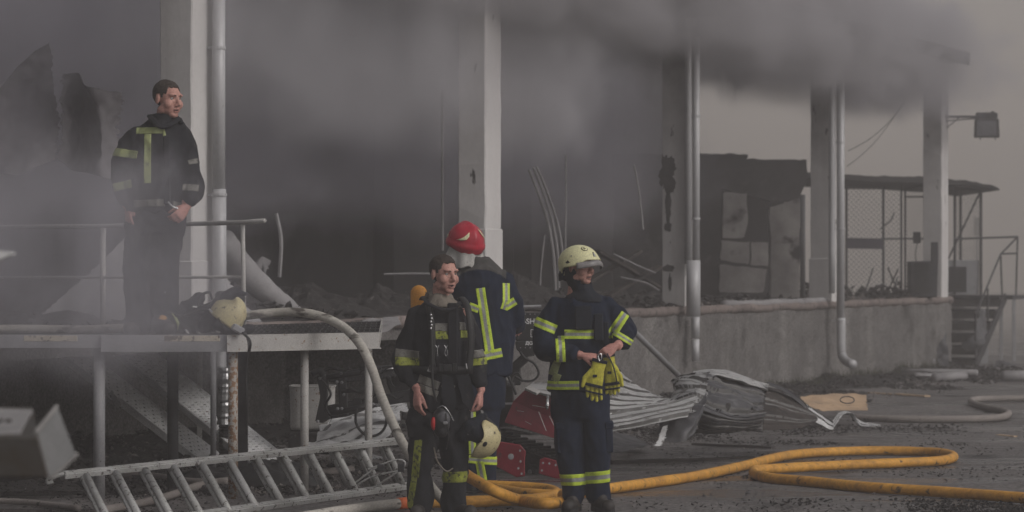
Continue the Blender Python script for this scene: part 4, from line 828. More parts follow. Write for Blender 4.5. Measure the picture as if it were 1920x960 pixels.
mb = MB(); fr = [P(-90, 462, 640), P(22, 473, 640), P(22, 477, 640), P(-10, 490, 640), P(-90, 496, 640)]; mb.add(fr + [p + V((0, .06, 0)) for p in fr], [(0, 1, 2, 3, 4), (9, 8, 7, 6, 5)] + [(i, (i + 1) % 5, 5 + (i + 1) % 5, 5 + i) for i in range(5)]); build('plate', mb, mat('near_white', (.8, .8, .8), rough=.5, bump=0), tp)
mb = MB(); q = P(-80, 480, 640); mb.beam(q, V((q.x, q.y, 0)), .04, .04, up=(0, 1, 0)); build('stand', mb, dm, tp)
# ================================================================ people
M['clothdirty'].name = 'sooty_turnout_cloth'
M['skin'] = mat('weathered_skin', (.46, .25, .205), (.38, .195, .16), (.14, .085, .07), rough=.55, scale=16, spots=.64, spot_scale=30, sharp=.2, bump=.1, bump_scale=300)
M['hand'] = mat('reddened_hand_skin', (.48, .24, .20), (.38, .18, .155), (.12, .07, .06), rough=.55, scale=30, spots=.66, bump=.15, bump_scale=300)
M['lips'] = mat('lips', (.34, .15, .13), rough=.5, bump=0); M['mouth'] = mat('open_mouth', (.03, .012, .012), rough=.6, bump=0)
M['stubble'] = mat('stubbled_skin', (.36, .205, .17), (.29, .165, .14), rough=.65, scale=30, bump=.2, bump_scale=400)
M['hair'] = mat('short_brown_hair', (.055, .042, .034), (.028, .021, .017), rough=.75, scale=30, bump=.8, bump_scale=260)
M['eye'] = mat('eye_white', (.45, .42, .40), rough=.3, bump=0); M['iris'] = mat('dark_iris', (.02, .015, .012), rough=.2, bump=0)
M['navy'] = mat('dark_navy_turnout_cloth', (.009, .015, .034), (.006, .010, .023), (.022, .028, .044), rough=.85, scale=5, spots=.68, spot_scale=12, sharp=.2, bump=.35, bump_scale=240, spec=.2)
M['yoke'] = mat('faded_grey_yoke_cloth', (.060, .058, .056), (.042, .041, .04), rough=.9, scale=6, bump=.3, bump_scale=220)
M['lime'] = mat('lime_reflective_tape', (.52, .66, .05), (.44, .56, .05), (.16, .17, .05), rough=.5, scale=12, spots=.68, spot_scale=20, bump=.05)
M['limedirty'] = mat('sooty_lime_tape', (.28, .31, .04), (.20, .22, .035), (.045, .045, .03), rough=.6, scale=14, spots=.52, spot_scale=38, sharp=.1, bump=.1)
M['limedull'] = mat('smoke_dulled_lime_tape', (.27, .30, .12), (.21, .24, .11), (.1, .1, .06), rough=.6, scale=10, spots=.62, spot_scale=20, sharp=.15, bump=.1)  # greying of the drifting smoke mixed into the tape colour
M['silver'] = mat('silver_reflective_tape', (.30, .31, .30), (.23, .24, .23), (.1, .1, .1), rough=.45, scale=12, spots=.68, bump=.05)
M['silverdirty'] = mat('sooty_silver_tape', (.17, .165, .15), (.12, .115, .10), (.05, .048, .04), rough=.6, scale=10, spots=.58, spot_scale=30, sharp=.1, bump=.15)
M['leather'] = mat('dirty_boot_leather', (.035, .03, .028), (.02, .018, .017), (.12, .09, .07), rough=.6, scale=9, spots=.62, spot_scale=18, sharp=.12, bump=.3)
M['hood'] = mat('tan_grey_hood_knit', (.20, .175, .145), (.15, .13, .11), rough=.95, scale=12, bump=.4, bump_scale=260)
M['helmcream'] = mat('luminous_cream_helmet', (.66, .64, .38), (.60, .58, .34), (.36, .33, .22), rough=.38, scale=5, spots=.70, spot_scale=12, sharp=.12, bump=.02)
M['helmdirty'] = mat('scuffed_cream_helmet', (.52, .46, .26), (.42, .36, .20), (.08, .065, .045), rough=.45, scale=6, spots=.60, spot_scale=24, sharp=.08, bump=.06)
M['helmred'] = mat('red_helmet_shell', (.42, .018, .04), (.33, .013, .03), (.12, .02, .03), rough=.3, scale=5, spots=.72, bump=.02)
M['cream'] = mat('cream_reflective_mark', (.75, .72, .45), rough=.4, bump=0)
M['cape'] = mat('silvery_neck_cape', (.50, .49, .47), (.42, .41, .39), (.2, .2, .19), rough=.45, metal=.25, scale=8, spots=.7, bump=.1)
M['visor'] = mat('grey_visor_band', (.22, .21, .21), rough=.3, bump=0)
M['tank'] = mat('orange_cylinder_paint', (.62, .28, .035), (.52, .22, .03), (.14, .08, .03), rough=.5, scale=8, spots=.64, spot_scale=16, bump=.05)
M['glovey'] = mat('yellow_glove_leather', (.50, .47, .05), (.40, .36, .045), (.12, .11, .04), rough=.7, scale=18, spots=.60, spot_scale=30, sharp=.12, bump=.2)

def remesh(mb, vox, smooth=4, fac=.5):
    me = bpy.data.meshes.new('tmp'); me.from_pydata(mb.v, [], mb.f); bm = bmesh.new(); bm.from_mesh(me); bmesh.ops.recalc_face_normals(bm, faces=bm.faces); bm.to_mesh(me); bm.free()
    o = bpy.data.objects.new('tmp', me); C.objects.link(o)
    r = o.modifiers.new('r', 'REMESH'); r.mode = 'VOXEL'; r.voxel_size = vox; r.adaptivity = 0
    if smooth: q = o.modifiers.new('s', 'SMOOTH'); q.iterations = smooth; q.factor = fac
    dg = bpy.context.evaluated_depsgraph_get(); dg.update(); ev = o.evaluated_get(dg); out = bpy.data.meshes.new_from_object(ev)
    bpy.data.objects.remove(o); bpy.data.meshes.remove(me); return out
def getco(me):
    a = np.empty(len(me.vertices) * 3, 'f'); me.vertices.foreach_get('co', a); return a.reshape(-1, 3)
def getno(me):
    a = np.empty(len(me.vertices) * 3, 'f'); me.vertices.foreach_get('normal', a); return a.reshape(-1, 3)
def setco(me, a): me.vertices.foreach_set('co', a.astype('f').ravel()); me.update()
def folds(me, amp, seed=0, freq=5.0, zst=.45):
    """cloth creases: ridged noise, longer along the limb than across it"""
    co_, no_ = getco(me), getno(me); out = co_.copy(); sd = V((seed, seed * 2.1, 0))
    for i in range(len(co_)):
        p = V(co_[i]); q = V((p.x * freq + .8 * p.z, p.y * freq, p.z * freq * zst - .9 * p.x)) + sd
        r1 = 1 - abs(noise.noise(q)) * 2.4; r2 = 1 - abs(noise.noise(q * 2.3 + V((3, 1, 7)))) * 2.4; r3 = noise.noise(p * 3.1 + sd)
        d = amp * (.55 * r1 + .35 * r2 + .5 * r3 - .35)
        out[i] += no_[i] * d
    setco(me, out)
def wobj(name, me, m, parent, smooth=True):
    """mesh in world coordinates -> child part"""
    b = wloc(parent); me.transform(Matrix.Translation(-b)); idx = [q.material_index for q in me.polygons]; me.materials.clear()
    for x in (m if isinstance(m, (list, tuple)) else [m]): me.materials.append(x)
    if len(me.materials) > 1: me.polygons.foreach_set('material_index', idx)
    if smooth: me.polygons.foreach_set('use_smooth', [True] * len(me.polygons))
    me.name = name; return link(name, me, parent)
class Fig:
    def __init__(s, name, label, base_px, sc_, z0=0):
        s.s = sc_; q = P(base_px, 500, sc_); s.base = V((q.x, q.y, z0)); s.o = thing('person', label, 'person', s.base); s.y = q.y
    def J(s, px, py, dy=0.): p = P(px, py, s.s); return V((p.x, s.y + dy, p.z))
    def ring(s, px, py, hw, hd, dy=0., yaw=0., tilt=0.):
        """hw,hd in metres"""
        a = V((math.cos(yaw), math.sin(yaw), tilt)); b = V((-math.sin(yaw), math.cos(yaw), 0)); return (s.J(px, py, dy), a * hw, b * hd)
def stripe(fig, me_w, p0, p1, w, par, front=True, mats=('lime', 'silver'), name='reflective_stripe', off=.004, pred=None, back=False, split=1 / 6.):
    """tape following the garment surface: cut from the world-space garment mesh between image-plane planes"""
    a, b = fig.J(*p0), fig.J(*p1); a.y = b.y = 0; d = (b - a).normalized(); n = V((-d.z, 0, d.x)); h = w / fig.s / 2
    bm = bmesh.new(); bm.from_mesh(me_w)
    cen = (a + b) / 2; L_ = (b - a).length
    kill = []
    for f in bm.faces:
        c = f.calc_center_median(); c2 = V((c.x, 0, c.z)) - a; t = c2.dot(d); k = c2.dot(n)
        if abs(k) > h + .02 or t < -.02 or t > L_ + .02: kill.append(f); continue
        if front and f.normal.y > .35: kill.append(f); continue
        if back and f.normal.y < -.2: kill.append(f); continue
        if pred and not pred(c): kill.append(f)
    bmesh.ops.delete(bm, geom=kill, context='FACES')
    def cut(pt, nn, clear): bmesh.ops.bisect_plane(bm, geom=bm.verts[:] + bm.edges[:] + bm.faces[:], dist=1e-5, plane_co=pt, plane_no=nn, clear_outer=clear)
    cut(a + n * h, n, True); cut(a - n * h, -n, True); cut(b, d, True); cut(a, -d, True)
    sp = h * (1 - split * 4) if len(mats) > 1 else 0
    if len(mats) > 1:
        sp = h * .36
        cut(a + n * sp, n, False); cut(a - n * sp, -n, False)
        for f in bm.faces:
            k = (f.calc_center_median() - a); k.y = 0
            f.material_index = 1 if abs(k.dot(n)) < sp else 0
    bm.normal_update()
    nm = {v: v.normal.copy() for v in bm.verts}
    for v in bm.verts: v.co += nm[v] * off
    # turned-down edge so that the tape has thickness
    be = [e for e in bm.edges if e.is_boundary]
    if be:
        r_ = bmesh.ops.extrude_edge_only(bm, edges=be)
        for v in [g for g in r_['geom'] if isinstance(g, bmesh.types.BMVert)]:
            near = v.link_edges; v.co -= (v.normal if v.normal.length > .5 else V((0, -1, 0))) * 0
            for e in near:
                ov = e.other_vert(v)
                if ov in nm and (ov.co - v.co).length < 1e-6: v.co = ov.co - nm[ov] * (off + .004)
    bmesh.ops.remove_doubles(bm, verts=bm.verts, dist=1e-5); bm.verts.index_update(); bm.faces.index_update(); bm.faces.ensure_lookup_table(); seen = set(); isl = []
    for f0 in bm.faces:
        if f0.index in seen: continue
        st_ = [f0]; seen.add(f0.index); cur = []
        while st_:
            q = st_.pop(); cur.append(q)
            for e in q.edges:
                for l in e.link_faces:
                    if l.index not in seen: seen.add(l.index); st_.append(l)
        isl.append(cur)
    for cur in isl:      # one tape piece, one part
        if sum(q.calc_area() for q in cur) < 4e-4: continue
        ids = {}; vs = []; fs = []
        for q in cur:
            for v in q.verts:
                if v.index not in ids: ids[v.index] = len(vs); vs.append(v.co.copy())
            fs.append([ids[v.index] for v in q.verts])
        me = bpy.data.meshes.new(name); me.from_pydata(vs, [], fs); me.polygons.foreach_set('material_index', [q.material_index for q in cur]); wobj(name, me, [M[x] for x in mats], par)
    bm.free()

def hand(mb, wr, d, pn, th, curl=(.3, .4, .3), size=1.0, spread=.004, thumb=(.5, .6), roots=None):
    """wr wrist, d finger direction, pn direction the palm faces, th side of the thumb"""
    d = V(d).normalized(); pn = V(pn); pn = (pn - d * pn.dot(d)).normalized(); t = V(th); t = (t - d * t.dot(d) - pn * t.dot(pn)).normalized(); k = size
    mb.loft([(wr - d * .03 * k, t * .024 * k, pn * .019 * k), (wr + d * .01 * k, t * .027 * k, pn * .018 * k), (wr + d * .045 * k, t * .039 * k, pn * .017 * k), (wr + d * .085 * k, t * .042 * k, pn * .014 * k), (wr + d * .098 * k, t * .038 * k, pn * .010 * k)], 14)
    for i, (of, L_, r) in enumerate(((.033, .072, .0098), (.0115, .082, .0102), (-.0105, .076, .0096), (-.031, .060, .0086))):
        p = wr + d * (.088 * k) + t * (of * k); dr = (d + t * (of * spread * 60)).normalized(); pts = [p - dr * .012]; a = 0; rs = [r * k * 1.05]
        pts.append(p); rs.append(r * k)
        for j, (fr, cu) in enumerate(zip((.44, .31, .25), curl)):
            a += cu * (1 + .12 * i); dd = (dr * math.cos(a) + pn * math.sin(a)).normalized(); p = p + dd * (L_ * fr * k); pts.append(p); rs.append(r * k * (.94 - .07 * j))
        mb.chain(pts, rs, 9)
    p = wr + d * .022 * k + t * .024 * k + pn * .006; a = thumb[0]; dd = (d * math.cos(a) + t * math.sin(a) + pn * .35).normalized(); p1 = p + dd * .04 * k; d2 = (d * math.cos(a * .35) + t * math.sin(a * .35) + pn * thumb[1]).normalized(); p2 = p1 + d2 * .03 * k; p3 = p2 + (d2 + pn * .2).normalized() * .024 * k
    mb.chain([p, p1, p2, p3], [.0145 * k, .0115 * k, .0105 * k, .0085 * k], 9)

def headgeo(mb, c, Rm, k=1.0, jaw=1.0):
    T = lambda x, y, z: c + Rm @ (V((x, y, z)) * k)
    def e(x, y, z, rx, ry, rz): mb.ell(T(x, y, z), (rx * k, ry * k, rz * k), Rm, 16, 12)
    e(0, .014, .150, .076, .096, .084); e(0, -.02, .125, .068, .078, .085)      # skull, face block
    e(0, -.030, .062, .056 * jaw, .060, .050); e(0, -.066, .022, .027 * jaw, .026, .022)  # jaw, chin
    for q in (-1, 1):
        e(q * .040 * (.5 + .5 * jaw), -.058, .086, .028, .031, .032); e(q * .047 * jaw, -.012, .048, .018, .034, .026)
        e(q * .078, .008, .112, .009, .018, .032); e(q * .010, -.098, .080, .010, .012, .008); e(q * .030, -.078, .145, .026, .020, .011)
    mb.caps(T(0, -.088, .138), T(0, -.112, .089), .010 * k, .0125 * k, 10)
    e(0, -.092, .056, .022, .012, .0065); e(0, -.089, .042, .019, .012, .0075)
    mb.loft([(T(0, .03, -.09), Rm @ V((.068, 0, 0)), Rm @ V((0, .066, 0))), (T(0, .025, -.03), Rm @ V((.058, 0, 0)), Rm @ V((0, .060, 0))), (T(0, .018, .06), Rm @ V((.055, 0, 0)), Rm @ V((0, .062, 0)))], 18)
def finish_head(fig, me, c, Rm, k=1.0, hairstyle='short', mouth_open=0.4, stub=False, hair=True):
    """carves eye sockets and mouth, assigns face colours, adds hair, brows and eyes; me in world coordinates"""
    inv = Rm.transposed(); cc = getco(me); no_ = getno(me); loc = ((cc - np.array(c)) @ np.array(inv).T) / k
    x, y, z = loc[:, 0], loc[:, 1], loc[:, 2]; near = (z > -.02) & (z < .26) & (np.abs(x) < .12) & (np.abs(y) < .16)
    dv = np.zeros_like(loc)
    for q in (-1, 1):
        g = np.exp(-(((x - q * .031) / .0145) ** 2 + ((z - .123) / .0095) ** 2)) * (y < -.03); dv[:, 1] += g * .013
    g = np.exp(-((x / .019) ** 2 + ((z - .049) / .0035) ** 2)) * (y < -.05); dv[:, 1] += g * (.012 + .01 * mouth_open)
    dv[near & (y < -.05) & (z < .049) & (z > .0), 2] -= .006 * mouth_open
    dv[~near] = 0
    cc = cc + (dv * k) @ np.array(Rm).T; setco(me, cc)
    # colours
    loc2 = ((cc - np.array(c)) @ np.array(inv).T) / k; idx = []
    for p in me.polygons:
        l = loc2[list(p.vertices)].mean(0); X, Y, Z = l; m = 0
        if Y < -.055 and -.02 < Z < .26 and abs(X) < .1:
            n_ = noise.noise(V((X * 60, Y * 60, Z * 60))) * .003
            if abs(X) < .017 and abs(Z - (.049 - .002 * mouth_open)) < .0022 + .0045 * mouth_open * (1 - (X / .017) ** 2): m = 3
            elif abs(X) < .022 and .039 - .005 * mouth_open < Z < .058 - 3 * X * X * 6: m = 2
        if m == 0 and stub and -.01 < Z < .068 + .25 * max(0, abs(X) - .03) and Y < .02 and abs(X) < .09: m = 4
        if abs(l[2]) > .6 or l[2] < -.15: m = 1
        idx.append(m)
    b = fig.base
    body = wobj('body', me, [M['skin'], M['hand'], M['lips'], M['mouth'], M['stubble']], fig.o); me.polygons.foreach_set('material_index', idx)
    T = lambda a, b_, c_: c + Rm @ (V((a, b_, c_)) * k)
    for q in (-1, 1):
        mb = MB().ell(T(q * .031, -.071, .1225), (.0125 * k,) * 3, None, 14, 10); e = build('eye', mb, M['eye'], fig.o, smooth=True)
        mb = MB().ell(T(q * .0305 + .0015, -.0815, .1225), (.0052 * k, .0025 * k, .0052 * k), Rm, 10, 6); build('iris', mb, M['iris'], e, smooth=True)
        mb = MB(); pts = [T(q * (.013 + .034 * t), -.0985 + .016 * t * t * 1.3, .139 + .007 * math.sin(t * 2.2)) for t in np.linspace(0, 1, 7)]; mb.tube(pts, [.003, .0042, .0045, .0042, .004, .003, .0015], 6, flat=.8); build('eyebrow', mb, M['hair'], fig.o, smooth=True)
        mb = MB(); pts = [T(q * (.018 + .028 * t), -.0865 + .008 * t, .1295 + .003 * math.sin(t * 3.1)) for t in np.linspace(0, 1, 6)]; mb.tube(pts, [.0015, .003, .0035, .0035, .003, .0015], 6); build('eyelid', mb, M['stubble'], fig.o, smooth=True)
    if hair:
        bm = bmesh.new(); bm.from_mesh(body.data); bm.verts.ensure_lookup_table(); kill = []
        for f in bm.faces:
            w = V(f.calc_center_median()) + b; l = (inv @ (w - c)) / k; n_ = .006 * noise.noise(w * 70)
            line = .192 + n_ if l.y < -.05 else (.150 + n_ if l.y < -.030 and l.z < .3 else (.128 + n_ if l.y < .0 else (.06 + n_)))
            if abs(l.x) > .070 and -.012 < l.y < .030 and l.z < .150: line = .150
            if l.z < line or l.z > .3: kill.append(f)
        bmesh.ops.delete(bm, geom=kill, context='FACES'); bm.normal_update()
        ext = bmesh.ops.extrude_face_region(bm, geom=bm.faces[:]); vs_ = [g for g in ext['geom'] if isinstance(g, bmesh.types.BMVert)]
        for v in vs_:
            l = (inv @ (v.co + b - c)) / k; top = sstep(.14, .22, l.z); v.co += v.normal * (.003 + .006 * top + .006 * top * noise.noise(v.co * 60)) * k * (1 if not v.is_boundary else .3)
        mh = bpy.data.meshes.new('hair'); bm.to_mesh(mh); bm.free(); mh.materials.clear(); mh.materials.append(M['hair']); mh.polygons.foreach_set('material_index', [0] * len(mh.polygons)); mh.polygons.foreach_set('use_smooth', [True] * len(mh.polygons)); link('hair', mh, fig.o)
    return body

def shellpt(c, Rm, rad, th, ph, off=0):
    """th 0 = towards the face, ph elevation"""
    d = V((math.sin(th) * math.cos(ph) * (rad[0] + off), -math.cos(th) * math.cos(ph) * (rad[1] + off), math.sin(ph) * (rad[2] + off))); return c + Rm @ d
def shell(name, par, c, Rm, rad, edge, m, nth=40, nph=14, thick=.006, flare=0, bumpf=None):
    vs = []; fs = []
    for j in range(nph + 1):
        for i in range(nth):
            th = 2 * math.pi * i / nth; e = edge(th); ph = math.pi / 2 + (e - math.pi / 2) * j / nph; o_ = flare * max(0, (j / nph - .75) / .25) ** 2
            if bumpf: o_ += bumpf(th, ph)
            vs.append(shellpt(c, Rm, rad, th, max(ph, -1.45), o_))
        if j: fs += [((j - 1) * nth + i, (j - 1) * nth + (i + 1) % nth, j * nth + (i + 1) % nth, j * nth + i) for i in range(nth)]
    n = len(vs)
    vi = [c + (v - c) * (1 - thick / rad[0]) for v in vs]; mb = MB(); mb.add(vs + vi, fs + [tuple(q + n for q in reversed(f)) for f in fs] + [(nph * nth + i, nph * nth + (i + 1) % nth, n + nph * nth + (i + 1) % nth, n + nph * nth + i) for i in range(nth)])
    return build(name, mb, m, par, smooth=True)
def decal(name, par, c, Rm, rad, pts, m, off=.003):
    """flat mark lying on a shell, outline in (theta, phi)"""
    n = len(pts); cx, cy_ = sum(p[0] for p in pts) / n, sum(p[1] for p in pts) / n; vs = [shellpt(c, Rm, rad, cx, cy_, off)]; R_ = 3
    for q in range(1, R_ + 1): vs += [shellpt(c, Rm, rad, cx + (a - cx) * q / R_, cy_ + (b - cy_) * q / R_, off) for a, b in pts]
    fs = [(0, 1 + i, 1 + (i + 1) % n) for i in range(n)]
    for q in range(R_ - 1): fs += [(1 + q * n + i, 1 + (q + 1) * n + i, 1 + (q + 1) * n + (i + 1) % n, 1 + q * n + (i + 1) % n) for i in range(n)]
    o = build(name, MB().add(vs, fs), m, par, smooth=True); sd = o.modifiers.new('t', 'SOLIDIFY'); sd.thickness = .0015; return o
def circ(a, b, r, n=16, k=1.0): return [(a + r * k * math.cos(t), b + r * math.sin(t)) for t in np.linspace(0, 2 * math.pi, n, endpoint=False)]
def Rz(yaw, pitch=0, roll=0): return Matrix.Rotation(yaw, 3, 'Z') @ Matrix.Rotation(pitch, 3, 'X') @ Matrix.Rotation(roll, 3, 'Y')
def garment(mb, vox=.011, smooth=5, amp=.012, seed=0, freq=5., zst=.5):
    me = remesh(mb, vox, smooth); folds(me, amp, seed, freq, zst); return me
def boot(fig, ank, toe_dir, L=.29, label=None):
    """ank: ankle point; sole on the base plane"""
    d = V(toe_dir); d.z = 0; d.normalize(); x = V((-d.y, d.x, 0)); z0 = fig.base.z; a = V((ank.x, ank.y, z0)); mb = MB()
    mb.loft([(a + V((0, 0, .26)), x * .062, d * .066), (a + V((0, 0, .14)), x * .056, d * .06), (a + V((0, 0, .07)) + d * .01, x * .052, d * .075)], 14)
    mb.caps(a - d * .035 + V((0, 0, .05)), a + d * (L * .62) + V((0, 0, .042)), .050, .042, 14); mb.ell(a + d * (L * .58) + V((0, 0, .05)), (.05, .05, .045)); me = remesh(mb, .009, 5)
    cc = getco(me); cc[:, 2] = np.maximum(cc[:, 2], z0 + .022); setco(me, cc); bo = wobj('boot', me, M['leather'], fig.o)
    mb = MB(); out = [a + d * (u * L) + x * (w_ * .052) for u, w_ in ((-.30, .0), (-.26, .7), (-.1, .95), (.2, .85), (.45, 1.1), (.62, .9), (.72, .4), (.74, 0), (.72, -.4), (.62, -.9), (.45, -1.1), (.2, -.85), (-.1, -.95), (-.26, -.7))]
    n = len(out); mb.add(out + [p + V((0, 0, .032)) for p in out], [tuple(reversed(range(n))), tuple(range(n, 2 * n))] + [(i, (i + 1) % n, n + (i + 1) % n, n + i) for i in range(n)]); build('sole', mb, M['rubber'], bo); return bo

# ---------------------------------------------------------------- right fireman with the cream helmet
f = Fig('c', 'fireman in a cream helmet and dark coat fiddling with yellow gloves', 1098, 270); J = f.J
HC = V(J(1092, 533, -.02)); HR = Rz(math.radians(48), 0)
HC = HC - HR @ V((0, -.03, 0))
mb = MB(); headgeo(mb, HC, HR, 1.03, 1.16)
mb.chain([J(1045, 575, .02), J(1024, 655, -.02), J(1086, 664, -.24)], [.045, .04, .032]); mb.chain([J(1138, 575, .02), J(1172, 625, -.04), J(1155, 648, -.24)], [.045, .04, .032])
mb.loft([f.ring(1092, 566, .12, .08, .03), f.ring(1092, 640, .15, .10, .02), f.ring(1090, 735, .15, .10, .02)], 18)
mb.chain([J(1068, 740, .02), J(1074, 840, 0), J(1078, 930, .03)], [.07, .055, .045]); mb.chain([J(1118, 740, .02), J(1121, 840, 0), J(1122, 930, .03)], [.07, .055, .045])
hand(mb, J(1090, 664, -.26), (.9, -.25, -.12), (.1, .5, -.85), (.15, -.6, .6), curl=(1.05, 1.2, .8), thumb=(.5, .9))
hand(mb, J(1152, 646, -.27), (-.75, -.3, -.55), (-.3, .7, -.5), (-.55, -.2, .8), curl=(.7, .8, .5), thumb=(.35, .5))
me = remesh(mb, .0055, 3, .4); finish_head(f, me, HC, HR, 1.0, mouth_open=.35, hair=False)
# coat
mb = MB(); Y = .02
mb.loft([f.ring(1093, 546, .085, .07, Y + .01), f.ring(1092, 555, .135, .10, Y + .01), f.ring(1092, 566, .19, .125, Y), f.ring(1092, 582, .215, .14, Y), f.ring(1092, 605, .218, .145, Y - .01), f.ring(1091, 640, .215, .15, Y - .02), f.ring(1089, 680, .212, .148, Y - .01), f.ring(1087, 715, .222, .152, Y), f.ring(1086, 731, .226, .155, Y), f.ring(1086, 734, .218, .148, Y)], 26)
mb.chain([J(1045, 577, Y), J(1025, 615, Y - .01), J(1021, 652, -.05), J(1050, 661, -.16), J(1073, 663, -.21)], [.074, .083, .080, .072, .060], 16)
mb.chain([J(1138, 577, Y), J(1163, 602, 0), J(1172, 622, -.05), J(1166, 635, -.13), J(1163, 640, -.17)], [.074, .078, .078, .070, .060], 16)
mc = garment(mb, .010, 3, .024, 3, 6); coat = None
mcw = mc.copy()
coat = wobj('coat', mc, M['navy'], f.o)
S = lambda *a, **k: stripe(f, mcw, *a, f.o, **k)
S((1058, 626), (1124, 626), 17, pred=lambda c: c.y < f.y - .05); S((1126, 627), (1134, 627), 16); S((1139, 626), (1147, 625), 16)
S((1022, 722), (1085, 721), 16); S((1001, 601), (1042, 618), 18); S((1049, 629), (1051, 676), 17, pred=lambda c: c.y < f.y - .09)
S((1045, 676), (1036, 703), 14, mats=('limedull',), pred=lambda c: c.y < f.y + .02); S((1046, 700), (1040, 714), 14, mats=('limedull',)); S((1172, 588), (1148, 622), 17); S((1183, 642), (1150, 622), 11, mats=('lime', 'silver'))
S((1147, 636), (1153, 612), 9, mats=('silver',)) if False else None
mb = MB(); mb.loft([f.ring(1094, 566, .14, .10, -.0), f.ring(1093, 556, .125, .098, -.0), f.ring(1093, 547, .085, .08, -.0), f.ring(1089, 538, .082, .085, .01), f.ring(1084, 520, .090, .098, .03), f.ring(1082, 500, .090, .10, .04), f.ring(1082, 480, .08, .09, .04)], 22)
mh = garment(mb, .008, 4, .008, 8, 8)
# open the balaclava over the face
bm = bmesh.new(); bm.from_mesh(mh); inv = HR.transposed(); kill = []
for fc in bm.faces:
    l = inv @ (fc.calc_center_median() - HC)
    if l.y < -.012 and l.z > .006 and abs(l.x) < .062 * (1 - .25 * (l.z < .03)): kill.append(fc)
bmesh.ops.delete(bm, geom=kill, context='FACES'); bm.to_mesh(mh); bm.free()
ho = wobj('hood', mh, M['cloth'], f.o); ho.modifiers.new('t', 'SOLIDIFY').thickness = .006
# chest flap, straps and pockets
for x0, x1, y0, y1, dy in ((1078, 1108, 572, 618, -.155), (1112, 1130, 588, 640, -.15), (1130, 1140, 604, 660, -.13)):
    mb = MB(); a, b = J(x0, y0, dy), J(x1, y1, dy); mb.box((a + b) / 2, (b.x - a.x, .03, a.z - b.z)); build('pocket', mb, M['cloth'], f.o, bevel=.008, jitter=.01)
# trousers
mb = MB(); mb.loft([f.ring(1088, 722, .20, .135, Y), f.ring(1088, 745, .213, .14, Y), f.ring(1088, 770, .213, .135, Y), f.ring(1089, 785, .205, .12, Y)], 24)
mb.chain([J(1066, 770, Y), J(1068, 840, -.01), J(1074, 900, .02), J(1076, 928, .03)], [.108, .094, .083, .075], 18); mb.chain([J(1116, 770, Y), J(1119, 840, -.01), J(1121, 900, .02), J(1122, 928, .03)], [.108, .096, .090, .084], 18)
mt = garment(mb, .010, 3, .022, 11, 5, .6); mtw = mt.copy(); wobj('trousers', mt, M['navy'], f.o)
stripe(f, mtw, (1048, 900), (1098, 898), 21, f.o, front=False, pred=lambda c: c.x < J(1098, 0).x); stripe(f, mtw, (1097, 896), (1150, 891), 22, f.o, front=False, pred=lambda c: c.x > J(1097, 0).x)
for x, y in ((1142, 820), (1050, 822)):
    mb = MB(); mb.box(J(x, y, -.02), (.05, .13, .20)); q = build('thigh_pocket', mb, M['navy'], f.o, bevel=.012, sub=2, jitter=.012); mb = MB(); mb.box(J(x, y - 24, -.02), (.06, .14, .05)); build('pocket_flap', mb, M['navy'], f.o, bevel=.008, jitter=.008)
boot(f, J(1076, 940, .03), (-.25, -1, 0)); boot(f, J(1124, 940, .02), (.35, -1, 0))
# helmet
hc = HC + HR @ V((0, .006, .150)); rad = (.126, .156, .124); HR2 = HR @ Matrix.Rotation(math.radians(-4), 3, 'X')
def edge_c(th): c_ = math.cos(th); return math.radians(2) + math.radians(2) * max(0, c_) - math.radians(38) * sstep(.15, .8, -c_) - math.radians(16) * sstep(.5, 1, abs(math.sin(th)))
he = shell('helmet', f.o, hc, HR2, rad, edge_c, M['helmcream'], 56, 18, flare=.012)
def edge_v(th): return 0
mb = MB(); rows = []
for ph, off in ((4, .012), (-2, .024), (-9, .030), (-13, .030)):
    rows.append([shellpt(hc, HR2, rad, t, math.radians(ph) - .12 * abs(t), off) for t in np.linspace(-1.05, 1.05, 22)])
mb.add([v for r_ in rows for v in r_], [(j * 22 + i, j * 22 + i + 1, (j + 1) * 22 + i + 1, (j + 1) * 22 + i) for j in range(3) for i in range(21)]); vo = build('visor_edge', mb, M['visor'], he, smooth=True); vo.modifiers.new('t', 'SOLIDIFY').thickness = .004
b2 = (-.9)
decal('round_emblem', he, hc, HR2, rad, circ(-.50, .80, .17, 18, 1.35), M['iris'], .003); decal('emblem_disc', he, hc, HR2, rad, circ(-.50, .80, .14, 18, 1.35), M['helmcream'], .0045)
decal('emblem_bolt', he, hc, HR2, rad, [(-.56, .86), (-.47, .88), (-.50, .80), (-.43, .78), (-.53, .69), (-.51, .77), (-.58, .79)], M['iris'], .006)
decal('triangle_badge', he, hc, HR2, rad, [(-.14, .22), (.10, .22), (.03, .52), (-.07, .52)], M['iris'], .004); decal('triangle_badge', he, hc, HR2, rad, [(-.10, .25), (.06, .25), (.01, .47), (-.05, .47)], M['silver'], .0055)
decal('side_knob', he, hc, HR2, rad, [(-1.62, .0), (-1.50, .13), (-1.38, .0), (-1.50, -.14)], M['rubber'], .004)
decal('vent', he, hc, HR2, rad, circ(-1.32, .36, .04, 8), M['visor'], .003)
mb = MB(); rows = []
for z_, r_, y_ in ((-.045, .102, .028), (-.085, .106, .036), (-.125, .100, .042)):
    rows.append([hc + HR @ V((math.sin(t) * r_, y_ - math.cos(t) * (r_ + .012), z_ + .012 * noise.noise((t * 3, z_ * 30, 0)))) for t in np.linspace(1.75, 2 * math.pi - 1.75, 26)])
mb.add([v for r_ in rows for v in r_], [(j * 26 + i, j * 26 + i + 1, (j + 1) * 26 + i + 1, (j + 1) * 26 + i) for j in range(2) for i in range(25)]); vo = build('neck_cape', mb, M['cloth'], he, smooth=True); vo.modifiers.new('t', 'SOLIDIFY').thickness = .008

